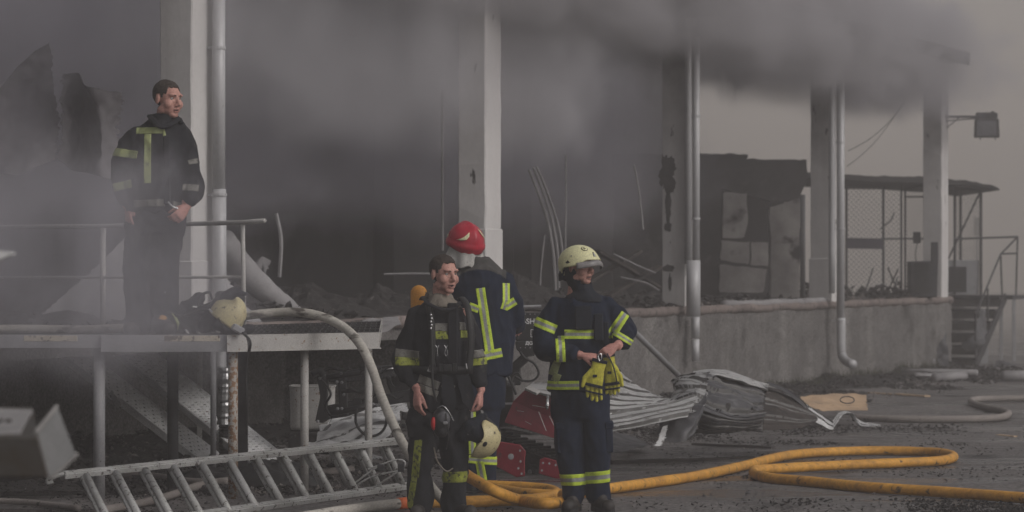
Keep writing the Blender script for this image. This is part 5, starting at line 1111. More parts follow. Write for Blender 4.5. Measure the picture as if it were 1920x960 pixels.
# gloves he holds
gl = thing('work_gloves', 'pair of yellow and black work gloves held by the cream helmeted fireman', 'gloves', J(1128, 700, -.34))
def glove(cuff, knuck, tips, w, dy, mcol, bands=True, thumb=None):
    mb = MB(); c0, k0, t0 = J(*cuff, dy), J(*knuck, dy), J(*tips, dy); d = (k0 - c0).normalized(); x = V((d.z, 0, -d.x)); x = -x if x.x < 0 else x; dp = V((0, 1, 0))
    mb.loft([(c0, x * w * .42, dp * .022), (c0.lerp(k0, .35), x * w * .40, dp * .026), (c0.lerp(k0, .8), x * w * .5, dp * .026), (k0, x * w * .5, dp * .022)], 14)
    d2 = (t0 - k0).normalized(); L_ = (t0 - k0).length
    for i in range(4): o_ = (i - 1.5) / 4 * w * 1.02; ln = L_ * (.86, 1, 1.02, .84)[i]; mb.caps(k0 + x * o_ - d2 * .01, k0 + x * o_ * 1.08 + d2 * ln * .85, .0135, .0115, 9)
    if thumb: mb.chain([c0.lerp(k0, .45) + x * w * .3 * thumb, c0.lerp(k0, .8) + x * w * .62 * thumb, k0 + x * w * .68 * thumb + d2 * .02], [.02, .017, .013], 9)
    me = remesh(mb, .004, 3, .4); folds(me, .003, 5, 16); g = wobj('glove', me, mcol, gl)
    if bands:
        for f0, h_ in ((1.0, .020), (1.30, .012)):
            p = k0 if f0 == 1.0 else k0 + d2 * L_ * .42; b_ = MB().loft([(p - d * h_ * .5, x * (w * .53), dp * .028), (p + d * h_ * .5, x * (w * .535), dp * .028)], 18); build('knuckle_band', b_, M['cloth'], g, smooth=False)
        for i in range(4):
            o_ = (i - 1.5) / 4 * w * 1.02
    b_ = MB().loft([(c0 - d * .004, x * w * .45, dp * .025), (c0 + d * .018, x * w * .45, dp * .027)], 16); build('cuff_trim', b_, M['cloth'], g)
    b_ = MB().box(c0.lerp(k0, .62) + V((-.01, -.03, 0)), (.028, .006, .018)); build('patch', b_, M['cloth'], g)
    return g
glove((1122, 672), (1111, 719), (1112, 750), .118, -.33, M['glovey'], thumb=-1); glove((1138, 662), (1145, 716), (1146, 738), .10, -.28, M['glovey'], thumb=1)
mb = MB(); mb.tube(spline([J(1118, 664, -.36), J(1123, 660, -.36), J(1125, 668, -.36), J(1121, 673, -.36), J(1118, 664, -.36)], 5), .0035, 6); build('carabiner', mb, M['chrome'], gl)
for (a, b) in (((1136, 660), (1154, 715)), ((1124, 676), (1118, 716))): mb = MB(); mb.tube(spline([J(*a, -.31), J((a[0] + b[0]) / 2 + 3, (a[1] + b[1]) / 2, -.325), J(*b, -.31)], 5), .010, 6, flat=.4); build('side_panel', mb, M['cloth'], gl)

# ---------------------------------------------------------------- bareheaded fireman
f = Fig('b', 'bareheaded fireman in sooty black gear with an orange air cylinder', 828, 276); J = f.J
HR = Rz(math.radians(38), math.radians(3)); HC = J(836, 549, -.03) - HR @ V((0, -.03, 0))
mb = MB(); headgeo(mb, HC, HR, 1.07, 1.14)
mb.chain([J(778, 590, .03), J(758, 668, .0), J(782, 728, -.08)], [.045, .04, .03]); mb.chain([J(870, 590, .03), J(888, 665, .02), J(902, 730, -.04)], [.045, .04, .03])
mb.loft([f.ring(828, 582, .12, .08, .04), f.ring(826, 660, .14, .10, .03), f.ring(826, 760, .14, .10, .02)], 18)
mb.chain([J(800, 760, .02), J(792, 855, 0), J(790, 945, .03)], [.07, .055, .045]); mb.chain([J(848, 760, .02), J(850, 860, 0), J(852, 945, .03)], [.07, .055, .045])
hand(mb, J(783, 732, -.11), (.0, -.12, -1), (.75, .55, 0), (.55, -.8, 0), curl=(.35, .35, .25), size=1.08, thumb=(.45, .3)); hand(mb, J(901, 735, -.05), (-.02, -.1, -1), (-.9, .3, 0), (-.25, -.9, 0), curl=(.5, .7, .4), size=1.02, thumb=(.25, .4))
me = remesh(mb, .0055, 3, .4); finish_head(f, me, HC, HR, 1.06, mouth_open=.7)
mb = MB()
mb.loft([f.ring(828, 563, .085, .07, .04), f.ring(828, 573, .13, .10, .04), f.ring(827, 586, .18, .125, .03), f.ring(827, 602, .202, .135, .03), f.ring(826, 625, .208, .145, .02), f.ring(825, 660, .205, .15, .01), f.ring(825, 692, .195, .145, .01), f.ring(825, 730, .215, .155, .01), f.ring(826, 765, .215, .155, .01), f.ring(826, 768, .205, .145, .01)], 26)
mb.chain([J(784, 594, .04), J(765, 642, .02), J(757, 676, .0), J(766, 700, -.03), J(776, 715, -.06)], [.072, .080, .079, .070, .058], 16); mb.chain([J(868, 594, .04), J(883, 642, .03), J(891, 675, .02), J(896, 700, -.01), J(900, 716, -.03)], [.068, .072, .070, .062, .050], 16)
mc = garment(mb, .010, 3, .026, 21, 6); mcw = mc.copy(); wobj('coat', mc, M['clothdirty'], f.o)
S = lambda *a, **k: stripe(f, mcw, *a, f.o, **k)
S((742, 661), (787, 665), 15, mats=('silverdirty',), front=False, pred=lambda c: c.x < J(787, 0).x); S((742, 677), (787, 677), 15, mats=('limedirty',), front=False); S((876, 665), (912, 661), 14, mats=('silverdirty',)); S((878, 680), (912, 676), 13, mats=('limedirty',))
ch = lambda c: c.y < f.y - .06
S((812, 613), (843, 613), 14, mats=('silverdirty',), pred=ch); S((814, 628), (843, 628), 14, mats=('limedirty',), pred=ch); S((862, 611), (877, 611), 14, mats=('silverdirty',), pred=ch); S((864, 626), (877, 626), 14, mats=('limedirty',), pred=ch)
S((786, 708), (824, 722), 15, mats=('silverdirty',), pred=ch); S((786, 724), (822, 738), 13, mats=('silverdirty',), pred=ch); S((830, 718), (852, 728), 13, mats=('silverdirty',), pred=ch); S((833, 733), (850, 742), 13, mats=('silverdirty',), pred=ch)
mb = MB(); mb.loft([f.ring(830, 576, .12, .10, .01), f.ring(829, 568, .10, .095, .01), f.ring(826, 560, .084, .085, .02), f.ring(824, 552, .078, .084, .03)], 22); mb.ell(J(812, 556, .06), (.055, .07, .05)); mh = garment(mb, .008, 2, .016, 28, 11); wobj('hood_collar', mh, M['hood'], f.o)
mb = MB(); mb.tube(spline([J(800, 568, -.06), J(822, 578, -.13), J(846, 580, -.14), J(862, 568, -.09)], 6), .022, 8, flat=.6); build('coat_collar', mb, M['clothdirty'], f.o, smooth=True)
mb = MB(); mb.box(J(850, 630, -.13), (.07, .03, .46)); build('front_flap', mb, M['clothdirty'], f.o, bevel=.01, jitter=.012)
# flaps of the open coat below the belt
for pts in ([(832, 700), (850, 706), (856, 740), (853, 766), (838, 770), (830, 740)], [(856, 700), (882, 705), (890, 745), (882, 768), (868, 752)]):
    fr = [J(x, y, -.165) for x, y in pts]; n = len(fr); mb = MB(); mb.add(fr + [p + V((0, .03, 0)) for p in fr], [tuple(range(n)), tuple(reversed(range(n, 2 * n)))] + [(i, (i + 1) % n, n + (i + 1) % n, n + i) for i in range(n)]); build('coat_flap', mb, M['clothdirty'], f.o, sub=2, jitter=.015)
mb = MB(); mb.loft([f.ring(826, 752, .19, .135, .01), f.ring(826, 790, .195, .135, .01), f.ring(826, 800, .19, .12, .01)], 24)
mb.chain([J(802, 785, .01), J(792, 855, -.02), J(789, 915, .02), J(789, 948, .03)], [.105, .092, .088, .080], 18); mb.chain([J(850, 785, .01), J(851, 860, -.02), J(851, 915, .02), J(852, 945, .03)], [.10, .092, .092, .092], 18)
mt = garment(mb, .010, 3, .030, 31, 5.5, .6); mtw = mt.copy(); wobj('trousers', mt, M['clothdirty'], f.o)
stripe(f, mtw, (786, 822), (779, 893), 14, f.o, mats=('limedirty',)); stripe(f, mtw, (778, 893), (768, 952), 11, f.o, mats=('limedirty',)); stripe(f, mtw, (826, 894), (876, 892), 20, f.o, mats=('limedirty',), front=False, pred=lambda c: c.x > J(824, 0).x)
mb = MB(); mb.ell(J(790, 895, -.09), (.08, .03, .06)); mb.ell(J(851, 893, -.09), (.06, .025, .05)); 
boot(f, J(788, 952, .03), (-.1, -1, 0)); boot(f, J(856, 952, .02), (.6, -1, 0), .31)
# breathing apparatus
sb = thing('breathing_apparatus', 'black harness with orange air cylinder and hanging face mask', 'breathing apparatus', J(826, 700, .1))
mb = MB(); mb.caps(J(783, 551, .24), J(790, 720, .24), .058, .07, 18); build('air_cylinder', mb, M['tank'], sb, smooth=True)
mb = MB(); a, b = J(785, 575, .14), J(868, 720, .14); mb.box((a + b) / 2, (b.x - a.x, .04, a.z - b.z)); build('back_plate', mb, M['rubber'], sb, bevel=.012)
for pts in ([(790, 562, .16), (796, 558, .05), (806, 578, -.10), (811, 620, -.148), (812, 690, -.145)], [(862, 560, .14), (868, 560, .03), (878, 580, -.08), (884, 630, -.12), (880, 700, -.13)]):
    mb = MB(); q = spline([J(*p) for p in pts], 6); mb.tube(q, .024, 8, flat=.35); build('shoulder_strap', mb, M['rubber'], sb, smooth=True)
mb = MB(); mb.loft([f.ring(825, 699, .212, .168, .01), f.ring(825, 686, .212, .168, .01)], 30, cap=False); b_ = build('waist_belt', mb, M['rubber'], sb, smooth=True); b_.modifiers.new('t', 'SOLIDIFY').thickness = .006
mb = MB(); mb.box(J(840, 688, -.168), (.055, .02, .05)); mb.box(J(828, 688, -.165), (.03, .018, .056)); mb.box(J(853, 687, -.165), (.03, .018, .056)); build('belt_buckle', mb, M['black'], sb, bevel=.005)
mb = MB(); mb.tube(spline([J(806, 575, -.12), J(809, 600, -.165), J(811, 660, -.175), J(813, 720, -.185), J(820, 752, -.19)], 7), .008, 8); build('pressure_hose', mb, M['rubber'], sb, smooth=True)
for i in range(5): mb = MB(); mb.ell(J(809.5 + (i % 2) * 1.2, 590 + i * 6.2, -.178), (.009, .007, .010), None, 8, 6); build('chain_link', mb, M['chrome'], sb)
for x in (821, 837.5):
    mb = MB(); mb.tube(spline([J(x - 3, 646, -.172), J(x, 650, -.174), J(x + 3, 646, -.172)], 4), .0028, 6); mb.tube(spline([J(x, 650, -.174), J(x - 2.4, 661, -.174), J(x + .4, 666, -.174), J(x + 3, 660, -.174), J(x, 650, -.174)] if x > 830 else [J(x, 650, -.174), J(x + .5, 658, -.174), J(x + 1, 666, -.174)], 5), .0028, 6); build('carabiner', mb, M['chrome'], sb)
mb = MB(); mb.tube([J(803, 694, -.17), J(811, 694, -.175), J(808, 682, -.175), J(803, 694, -.17)], .004, 6); mb.tube([J(874, 680, -.15), J(876, 690, -.15)], .005, 6); build('d_ring', mb, M['chrome'], sb)
mk = J(828, 790, -.23); mb = MB(); mb.ell(mk, (.060, .075, .095), Rz(.3), 18, 12); mb.ell(mk + V((.012, -.03, -.055)), (.035, .05, .04)); mb.ell(mk + V((.0, .02, .05)), (.05, .05, .05)); me = remesh(mb, .006, 3); folds(me, .004, 3, 12); wobj('mask_body', me, M['rubber'], sb)
mb = MB(); mb.ell(J(833, 782, -.262), (.048, .045, .06), Rz(.4, .2), 18, 12); build('mask_lens', mb, mat('smoky_visor', (.10, .10, .11), (.07, .07, .075), (.2, .19, .18), rough=.22, scale=14, spots=.66, bump=0), sb, smooth=True)
mb = MB(); mb.ell(J(815, 790, -.27), (.018, .02, .045), None, 12, 8); build('red_valve', mb, mat('red_plastic', (.42, .02, .02), rough=.45, bump=0), sb, smooth=True)
for pts in ([(822, 762, -.27), (832, 757, -.28), (842, 766, -.28), (852, 785, -.25)], [(838, 770, -.30), (840, 790, -.315), (843, 815, -.29), (838, 838, -.24)], [(812, 805, -.24), (818, 830, -.24), (820, 845, -.22)]): mb = MB(); mb.tube(spline([J(*p) for p in pts], 5), .007, 6, flat=.5); build('mask_strap', mb, M['rubber'] if pts[0][0] != 822 else M['chrome'], sb)
mb = MB(); mb.box(J(837, 788, -.32), (.03, .02, .02)); build('strap_buckle', mb, M['chrome'], sb, bevel=.004)
mb = MB(); mb.tube(spline([J(815, 835, -.2), J(822, 862, -.19), J(838, 880, -.17), J(850, 875, -.15)], 6), .005, 6); build('mask_cord', mb, M['hood'], sb)
# dark bag at his right hip
o = thing('hip_bag', 'soft black bag hanging at the hip of the bareheaded fireman', 'bag', J(783, 790, -.1)); mb = MB(); mb.loft([(J(786, 762, -.04), V((.07, 0, 0)), V((0, .05, 0))), (J(787, 790, -.06), V((.095, 0, 0)), V((0, .065, 0))), (J(790, 818, -.06), V((.085, 0, 0)), V((0, .06, 0))), (J(792, 824, -.06), V((.06, 0, 0)), V((0, .04, 0)))], 18); me = remesh(mb, .009, 3); folds(me, .010, 41, 8); wobj('bag_body', me, M['clothdirty'], o)
mb = MB(); mb.box(J(759, 778, -.12), (.03, .05, .05)); mb.box(J(758, 796, -.12), (.028, .05, .03)); build('bag_clip', mb, M['rubber'], o, bevel=.006)
# the helmet he holds by its strap
hh = thing('held_helmet', 'scuffed cream helmet dangling from the bareheaded fireman hand', 'helmet', J(918, 820, -.12))
hc = J(905, 822, -.10); HRh = Matrix.Rotation(math.radians(128), 3, 'Y') @ Rz(math.radians(90)); rad = (.112, .135, .118)
def edge_h(th): c_ = math.cos(th); return math.radians(-2) - math.radians(34) * sstep(.1, .8, -c_) + math.radians(6) * sstep(.5, 1, c_)
sh = shell('shell', hh, hc, HRh, rad, edge_h, M['helmdirty'], 48, 16, flare=.010)
decal('side_plate', sh, hc, HRh, rad, circ(-1.5, .25, .12, 12, 1.2), M['rubber'], .004); decal('side_plate', sh, hc, HRh, rad, circ(1.5, .25, .10, 12, 1.2), M['rubber'], .004); decal('side_knob', sh, hc, HRh, rad, circ(.6, .25, .06, 12, 1.0), M['rubber'], .006)
mb = MB(); mb.ell(J(893, 806, -.10), (.10, .09, .075), Matrix.Rotation(.5, 3, 'Y'), 18, 12); mb.chain([J(905, 780, -.1), J(893, 800, -.1), J(868, 815, -.1)], [.035, .075, .05]); me = remesh(mb, .009, 3); folds(me, .012, 44, 8); wobj('neck_cloth', me, M['cloth'], hh)
mb = MB(); mb.tube(spline([J(900, 768, -.09), J(908, 778, -.11), J(922, 790, -.12), J(938, 806, -.12)], 6), .015, 8, flat=.5); mb.tube(spline([J(898, 770, -.09), J(890, 790, -.12), J(882, 810, -.14)], 6), .009, 6, flat=.5); build('chin_strap', mb, M['rubber'], hh, smooth=True)
mb = MB(); mb.box(J(904, 772, -.115), (.02, .012, .03)); mb.box(J(882, 811, -.16), (.035, .012, .014)); build('strap_clip', mb, M['chrome'], hh, bevel=.003)

# ---------------------------------------------------------------- fireman in the red helmet, back turned
f = Fig('d', 'fireman in a red helmet with silver neck cape seen from behind', 906, 246); J = f.J
HR = Rz(math.radians(198), math.radians(-12)); HC = J(880, 495, .08)
mb = MB(); headgeo(mb, HC, HR, 1.0)
mb.loft([f.ring(902, 505, .15, .08, .03), f.ring(908, 600, .15, .10, .02), f.ring(906, 710, .15, .10, .02)], 18)
mb.chain([J(862, 530, .0), J(850, 600, .08), J(860, 640, .30)], [.045, .04, .03]); mb.chain([J(950, 530, 0), J(958, 590, .02), J(966, 612, .22)], [.045, .04, .03])
mb.chain([J(888, 710, .02), J(886, 810, 0), J(884, 910, .03)], [.07, .055, .045]); mb.chain([J(918, 710, .02), J(912, 810, 0), J(912, 910, .03)], [.07, .055, .045])
hand(mb, J(860, 641, .32), (.3, .9, -.1), (0, 0, -1), (1, 0, 0), curl=(.6, .7, .4)); hand(mb, J(967, 613, .24), (.1, .95, -.1), (0, 0, -1), (-1, 0, 0), curl=(.6, .7, .4))
me = remesh(mb, .006, 3, .4); finish_head(f, me, HC, HR, 1.0)
mb = MB(); yw = .12
mb.loft([f.ring(892, 484, .10, .085, .05, yw), f.ring(896, 497, .125, .10, .05, yw), f.ring(901, 510, .175, .12, .03, yw), f.ring(906, 532, .222, .14, .02, yw), f.ring(909, 570, .235, .15, .01, yw), f.ring(909, 620, .225, .15, .01, yw), f.ring(908, 670, .215, .15, .0, yw), f.ring(907, 700, .21, .15, .0, yw), f.ring(906, 706, .195, .14, .0, yw)], 26)
mb.chain([J(862, 525, .02), J(850, 590, .06), J(852, 625, .16), J(860, 640, .28)], [.085, .08, .07, .06], 16); mb.chain([J(946, 529, .02), J(961, 570, .03), J(962, 600, .08), J(966, 612, .20)], [.082, .082, .078, .062], 16)
mc = garment(mb, .010, 3, .024, 51, 5.5, .5); mcw = mc.copy(); wobj('coat', mc, M['navy'], f.o)
S = lambda *a, **k: stripe(f, mcw, *a, f.o, **k)
S((901, 540), (919, 662), 17); S((949, 531), (949, 565), 13); S((949, 565), (944, 580), 12); S((880, 573), (898, 580), 14); S((946, 576), (966, 564), 15); S((880, 672), (941, 660), 17, mats=('lime', 'silver'))
bm = bmesh.new(); bm.from_mesh(mcw); kill = [x for x in bm.faces if (lambda c: c.z < J(0, 520 + 26 * ((c.x - J(900, 0).x) / .25) ** 2 - 14).z or c.x > J(948, 0).x or c.x < J(856, 0).x)(x.calc_center_median())]; bmesh.ops.delete(bm, geom=kill, context='FACES'); bm.normal_update()
for v in bm.verts: v.co += v.normal * .004
my = bpy.data.meshes.new('yoke'); bm.to_mesh(my); bm.free(); wobj('shoulder_yoke', my, M['yoke'], f.o)
mb = MB(); mb.loft([f.ring(905, 697, .185, .135, .0), f.ring(904, 740, .185, .13, .0), f.ring(902, 765, .175, .12, 0)], 24); mb.chain([J(885, 760, .0), J(884, 830, .0), J(880, 912, .03)], [.10, .09, .08], 16); mb.chain([J(915, 760, .0), J(910, 830, .0), J(908, 912, .03)], [.10, .095, .085], 16)
mt = garment(mb, .011, 4, .014, 61, 4.5, .6); mtw = mt.copy(); wobj('trousers', mt, M['navy'], f.o)
stripe(f, mtw, (885, 765), (886, 850), 14, f.o); stripe(f, mtw, (860, 858), (932, 864), 15, f.o, front=False); stripe(f, mtw, (899, 864), (907, 908), 16, f.o); stripe(f, mtw, (893, 790), (899, 812), 8, f.o, mats=('lime',))
boot(f, J(882, 918, .04), (-.2, 1, 0)); boot(f, J(910, 918, .04), (.2, 1, 0))
hc = J(873, 453, .05); rad = (.138, .160, .150); HRr = Rz(math.radians(212), math.radians(-16))
def edge_r(th): c_ = math.cos(th); return math.radians(-14) - math.radians(10) * sstep(0, 1, -c_)
def ridge(th, ph): x_ = math.sin(th) * math.cos(ph); return .010 * math.exp(-(x_ / .16) ** 2) * sstep(-.1, .5, ph) + .008 * sstep(.10, -.02, ph) * sstep(-.3, -.15, ph)
he = shell('helmet', f.o, hc, HRr, rad, edge_r, M['helmred'], 60, 24, flare=.006, bumpf=ridge)
def crescent(th0, sgn):
    A = [(.0, .20), (.25, .22), (.50, .30), (.62, .48), (.62, .72), (.50, .58), (.36, .42), (.2, .30)]; return [(th0 + sgn * a * 1.1, b + .02) for a, b in A]
decal('reflective_mark', he, hc, HRr, rad, crescent(2.0, 1), M['cream'], .008); decal('reflective_mark', he, hc, HRr, rad, [(-2.75, .95), (-2.62, .85), (-2.30, .35), (-2.5, .45), (-2.7, .70)], M['cream'], .008); decal('reflective_mark', he, hc, HRr, rad, [(1.0, .2), (1.2, .30), (1.25, .12)], M['cream'], .007)
mb = MB(); rows = []; nn = 34
for ph, off, dz in ((-14, -.004, 0), (-24, .0, -.01), (-34, .026, -.022), (-42, .058, -.034)):
    rows.append([shellpt(hc, HRr, rad, t, math.radians(ph) - .10 * math.sin(t * 4), off + .012 * math.sin(t * 9 + ph * .05) * (-ph - 10) / 36 + .02 * sstep(.5, 1, abs(math.sin(t * 1.0))) * (-ph > 30)) + V((0, 0, dz)) for t in np.linspace(1.35, 2 * math.pi - 1.35, nn)])
mb.add([v for r_ in rows for v in r_], [(j * nn + i, j * nn + i + 1, (j + 1) * nn + i + 1, (j + 1) * nn + i) for j in range(3) for i in range(nn - 1)]); vo = build('neck_cape', mb, M['cape'], he, smooth=True); vo.modifiers.new('t', 'SOLIDIFY').thickness = .006; ss_ = vo.modifiers.new('s', 'SUBSURF'); ss_.levels = ss_.render_levels = 1

# ---------------------------------------------------------------- fireman on the platform
f = Fig('a', 'bareheaded fireman standing up on the platform by the near pillar', 290, 253, DH); J = f.J
HR = Rz(math.radians(50), math.radians(4)); HC = J(318, 221, -.02) - HR @ V((0, -.03, 0))
mb = MB(); headgeo(mb, HC, HR, 1.16, 1.26)
mb.chain([J(245, 255, .03), J(226, 330, .0), J(240, 385, -.06)], [.045, .04, .034]); mb.chain([J(340, 258, .03), J(358, 330, 0), J(352, 382, -.12)], [.045, .04, .034])
mb.loft([f.ring(305, 235, .13, .08, .03), f.ring(298, 300, .16, .10, .02), f.ring(290, 400, .15, .10, .02)], 18)
mb.chain([J(265, 400, .02), J(262, 500, 0), J(262, 600, .03)], [.07, .055, .045]); mb.chain([J(312, 400, .02), J(308, 500, 0), J(305, 600, .03)], [.07, .055, .045])
hand(mb, J(242, 386, -.07), (.08, -.2, -1), (.8, .55, 0), (.55, -.8, .0), curl=(.35, .4, .3), size=1.15, thumb=(.5, .3)); hand(mb, J(355, 388, -.14), (-.55, -.4, -.7), (-.5, .8, 0), (-.6, -.5, .5), curl=(.5, .7, .5), size=1.15)
me = remesh(mb, .006, 3, .4); finish_head(f, me, HC, HR, 1.16, mouth_open=.3, stub=False)
mb = MB(); yw = .15
mb.loft([f.ring(308, 215, .095, .09, .03), f.ring(307, 226, .12, .10, .03), f.ring(304, 238, .165, .12, .03), f.ring(301, 256, .215, .145, .02), f.ring(299, 300, .262, .18, .0), f.ring(297, 345, .262, .185, -.01), f.ring(294, 380, .255, .17, -.01), f.ring(292, 396, .235, .165, -.01), f.ring(292, 399, .22, .15, -.01)], 26)
mb.chain([J(252, 258, .02), J(234, 292, .01), J(226, 335, -.0), J(233, 358, -.03), J(238, 372, -.05)], [.084, .094, .09, .078, .066], 16); mb.chain([J(338, 258, .03), J(351, 300, .01), J(362, 340, -.02), J(363, 362, -.08), J(359, 374, -.11)], [.084, .082, .08, .074, .064], 16)
mc = garment(mb, .011, 3, .026, 71, 5, .5); mcw = mc.copy(); wobj('coat', mc, M['clothdirty'], f.o)
S = lambda *a, **k: stripe(f, mcw, *a, f.o, **k)
S((257, 246), (308, 246), 12, mats=('limedull',)); S((281, 253), (283, 345), 13, mats=('limedull',)); S((208, 284), (262, 292), 15, mats=('limedull',)); S((216, 353), (252, 345), 15, mats=('limedull',)); S((256, 383), (314, 381), 13, mats=('silverdirty',), pred=lambda c: c.y < f.y - .05); S((328, 385), (352, 390), 14, mats=('silverdirty',)); S((346, 352), (376, 354), 12, mats=('silverdirty',)); S((310, 244), (313, 258), 5, mats=('limedull',)); S((356, 306), (372, 302), 9, mats=('silverdirty',))
mb = MB(); mb.tube(spline([J(282, 218, -.0), J(290, 226, -.08), J(306, 238, -.125), J(322, 236, -.12), J(336, 224, -.06), J(340, 232, -.04)], 6), .028, 8, flat=.6); build('coat_collar', mb, M['clothdirty'], f.o, smooth=True)
mb = MB(); mb.box(J(318, 320, -.175), (.05, .03, .5)); build('front_flap', mb, M['clothdirty'], f.o, bevel=.01, jitter=.012)
mb = MB(); mb.loft([f.ring(291, 385, .215, .15, .0), f.ring(290, 415, .22, .15, .0), f.ring(288, 440, .215, .14, .0)], 24); mb.chain([J(264, 425, .0), J(262, 500, -.01), J(262, 560, .01), J(260, 604, .02)], [.12, .105, .10, .10], 18); mb.chain([J(311, 425, .0), J(308, 500, -.01), J(306, 560, .01), J(304, 602, .02)], [.12, .105, .098, .095], 18)
mt = garment(mb, .011, 3, .034, 81, 5, .6); wobj('trousers', mt, M['clothdirty'], f.o)
boot(f, J(260, 610, .02), (-.3, -1, 0)); boot(f, J(306, 610, .02), (.4, -1, 0))
mb = MB(); mb.tube(spline([J(322, 380, -.2), J(330, 388, -.21), J(340, 392, -.2)], 5), .008, 6); build('tool_handle', mb, M['chrome'], f.o)

# ---------------------------------------------------------------- gear heap on the platform
def Q(px, py, s=250, dy=0): p = P(px, py, s); return p + V((0, dy, 0))
gh = thing('gear_heap', 'heap of wet black coats and straps on the platform edge', 'gear heap', Q(350, 625))
mb = MB()
for a, b, r1, r2 in (((330, 606), (440, 610), .07, .06), ((345, 590), (400, 596), .08, .07), ((352, 575), (375, 560), .05, .04), ((400, 600), (450, 560), .06, .04), ((415, 556), (455, 549), .035, .02), ((385, 585), (425, 562), .055, .04), ((250, 614), (300, 612), .04, .05), ((330, 600), (350, 612), .07, .05), ((300, 610), (470, 617), .035, .03)): mb.caps(Q(*a), Q(*b), r1, r2, 12)
me = remesh(mb, .011, 3); folds(me, .030, 91, 6, 1); wobj('coats', me, M['clothdirty'], gh)
for pts in ([(330, 600), (350, 585), (375, 575), (395, 568)], [(315, 585), (345, 592), (380, 580), (400, 585)], [(372, 578), (376, 556), (392, 548), (398, 562)], [(235, 622), (250, 612), (265, 604)]): mb = MB(); mb.tube(spline([Q(x, y, 254) for x, y in pts], 5), .014, 7, flat=.5); build('strap', mb, M['rubber'], gh, smooth=True)
mb = MB(); mb.tube(spline([Q(296, 570, 254), Q(302, 558, 254), Q(309, 549, 254)], 4), .010, 7); mb.ell(Q(309, 548, 254), (.016, .016, .012)); build('torch_rod', mb, M['bluegrey'], gh, smooth=True)
mb = MB(); mb.tube(spline([Q(323, 588, 255), Q(330, 598, 256), Q(334, 608, 256), Q(333, 618, 255)], 5), [.006] * 4 + [.012] * 8 + [.006] * 4, 8, flat=.4); build('reflective_strap', mb, M['limedull'], gh, smooth=True)
for x, y in ((208, 617), (365, 575), (395, 582), (408, 622), (350, 622), (372, 624)): mb = MB(); mb.box(Q(x, y, 256), (.035, .02, .012), Euler((0, R.random(), R.random())).to_matrix()); build('buckle', mb, M['chrome'], gh)
o = thing('small_orange_helmet', 'blackened helmet with an orange patch among the heaped coats', 'helmet', Q(300, 612)); hc = Q(302, 607, 254); rad = (.075, .08, .068); HRo = Rz(.3)
sh = shell('shell', o, hc, HRo, rad, lambda t: math.radians(-30), M['clothdirty'], 30, 10); decal('orange_patch', sh, hc, HRo, rad, [(-.5, .55), (.1, .4), (.55, .5), (.6, .9), (.2, 1.2), (-.4, 1.0)], mat('scorched_orange', (.50, .26, .07), (.38, .19, .05), (.04, .03, .02), rough=.6, scale=18, spots=.55, spot_scale=26, bump=.1), .004)
o = thing('sooty_helmet', 'large sooty cream helmet lying under a black coat at the railing', 'helmet', Q(428, 600)); hc = Q(428, 590, 254); rad = (.115, .14, .15); HRs = Matrix.Rotation(math.radians(28), 3, 'Y') @ Rz(math.radians(60))
sh = shell('shell', o, hc, HRs, rad, lambda t: math.radians(-22 - 8 * math.cos(t)), M['helmdirty'], 44, 16, flare=.01); decal('side_plate', sh, hc, HRs, rad, circ(.35, .1, .13, 12), M['rubber'], .005); decal('side_plate', sh, hc, HRs, rad, circ(.0, -.25, .09, 12), M['rubber'], .005)
mb = MB(); mb.chain([Q(400, 578, 252), Q(420, 560, 254), Q(440, 548, 255), Q(460, 551, 256)], [.045, .045, .04, .018]); mb.chain([Q(395, 590, 252), Q(385, 610, 252)], [.05, .06]); me = remesh(mb, .009, 3); folds(me, .012, 97, 7, 1); wobj('neck_cloth', me, M['cloth'], o)
mb = MB(); mb.box(Q(446, 617, 257), (.09, .06, .05), Euler((0, .5, .3)).to_matrix()); build('visor_box', mb, M['bluegrey'], o, bevel=.008)
# ================================================================ tracked demolition robot
rb = thing('tracked_robot', 'red tracked firefighting robot standing behind the two right firemen', 'robot', P(1000, 880, 226))
def ext(name, pts, s0, dep, m, par, bevel=.006, jit=0):
    fr = [P(*p, s0) if len(p) == 2 else P(*p) for p in pts]; n = len(fr); dv = V(dep) if isinstance(dep, (tuple, list, Vector)) else V((0, dep, 0))
    mb = MB(); mb.add(fr + [p + dv for p in fr], [tuple(range(n)), tuple(reversed(range(n, 2 * n)))] + [(i, (i + 1) % n, n + (i + 1) % n, n + i) for i in range(n)]); return build(name, mb, m, par, bevel=bevel, jitter=jit)
rd = V((.25, .55, 0))
hd_ = ext('hood', [(985, 730, 226), (1052, 748, 230), (1075, 800, 232), (1060, 838, 232), (1038, 822, 231), (945, 792, 226), (962, 752, 225)], 226, rd, M['red'], rb)
ext('deck_plate', [(984, 728, 227), (1000, 716, 222), (1080, 724, 224), (1056, 747, 231)], 226, (0, .01, -.02), M['sheet'], rb, .003)
ext('pale_edge', [(984, 727, 228), (992, 722, 227), (1012, 732, 229), (1006, 737, 230)], 226, (0, .01, -.02), M['cape'], rb, .002)
for a, b in (((998, 760), (1022, 764)), ((1010, 772), (1024, 808)), ((970, 770), (982, 772)), ((985, 790), (996, 796)), ((1030, 780), (1040, 800))): mb = MB(); mb.beam(P(*a, 232), P(*b, 232.5), .004, .003); build('scratch', mb, M['cape'], hd_)
mb = MB(); mb.tube([P(1027, 742, 232), P(1026, 766, 233)], .012, 8); mb.ell(P(1026, 760, 233), (.018, .018, .014)); build('lifting_eye', mb, M['chrome'], hd_, smooth=True)
eng = ext('engine_box', [(885, 722), (962, 722), (966, 800), (885, 800)], 222, .55, M['black'], rb, .012)
ext('lid_ledge', [(884, 718), (966, 718), (966, 724), (884, 724)], 224, .6, M['darksteel'], eng, .004); ext('lower_ledge', [(886, 756), (963, 756), (963, 759), (886, 759)], 224, .1, M['bluegrey'], eng, .002)
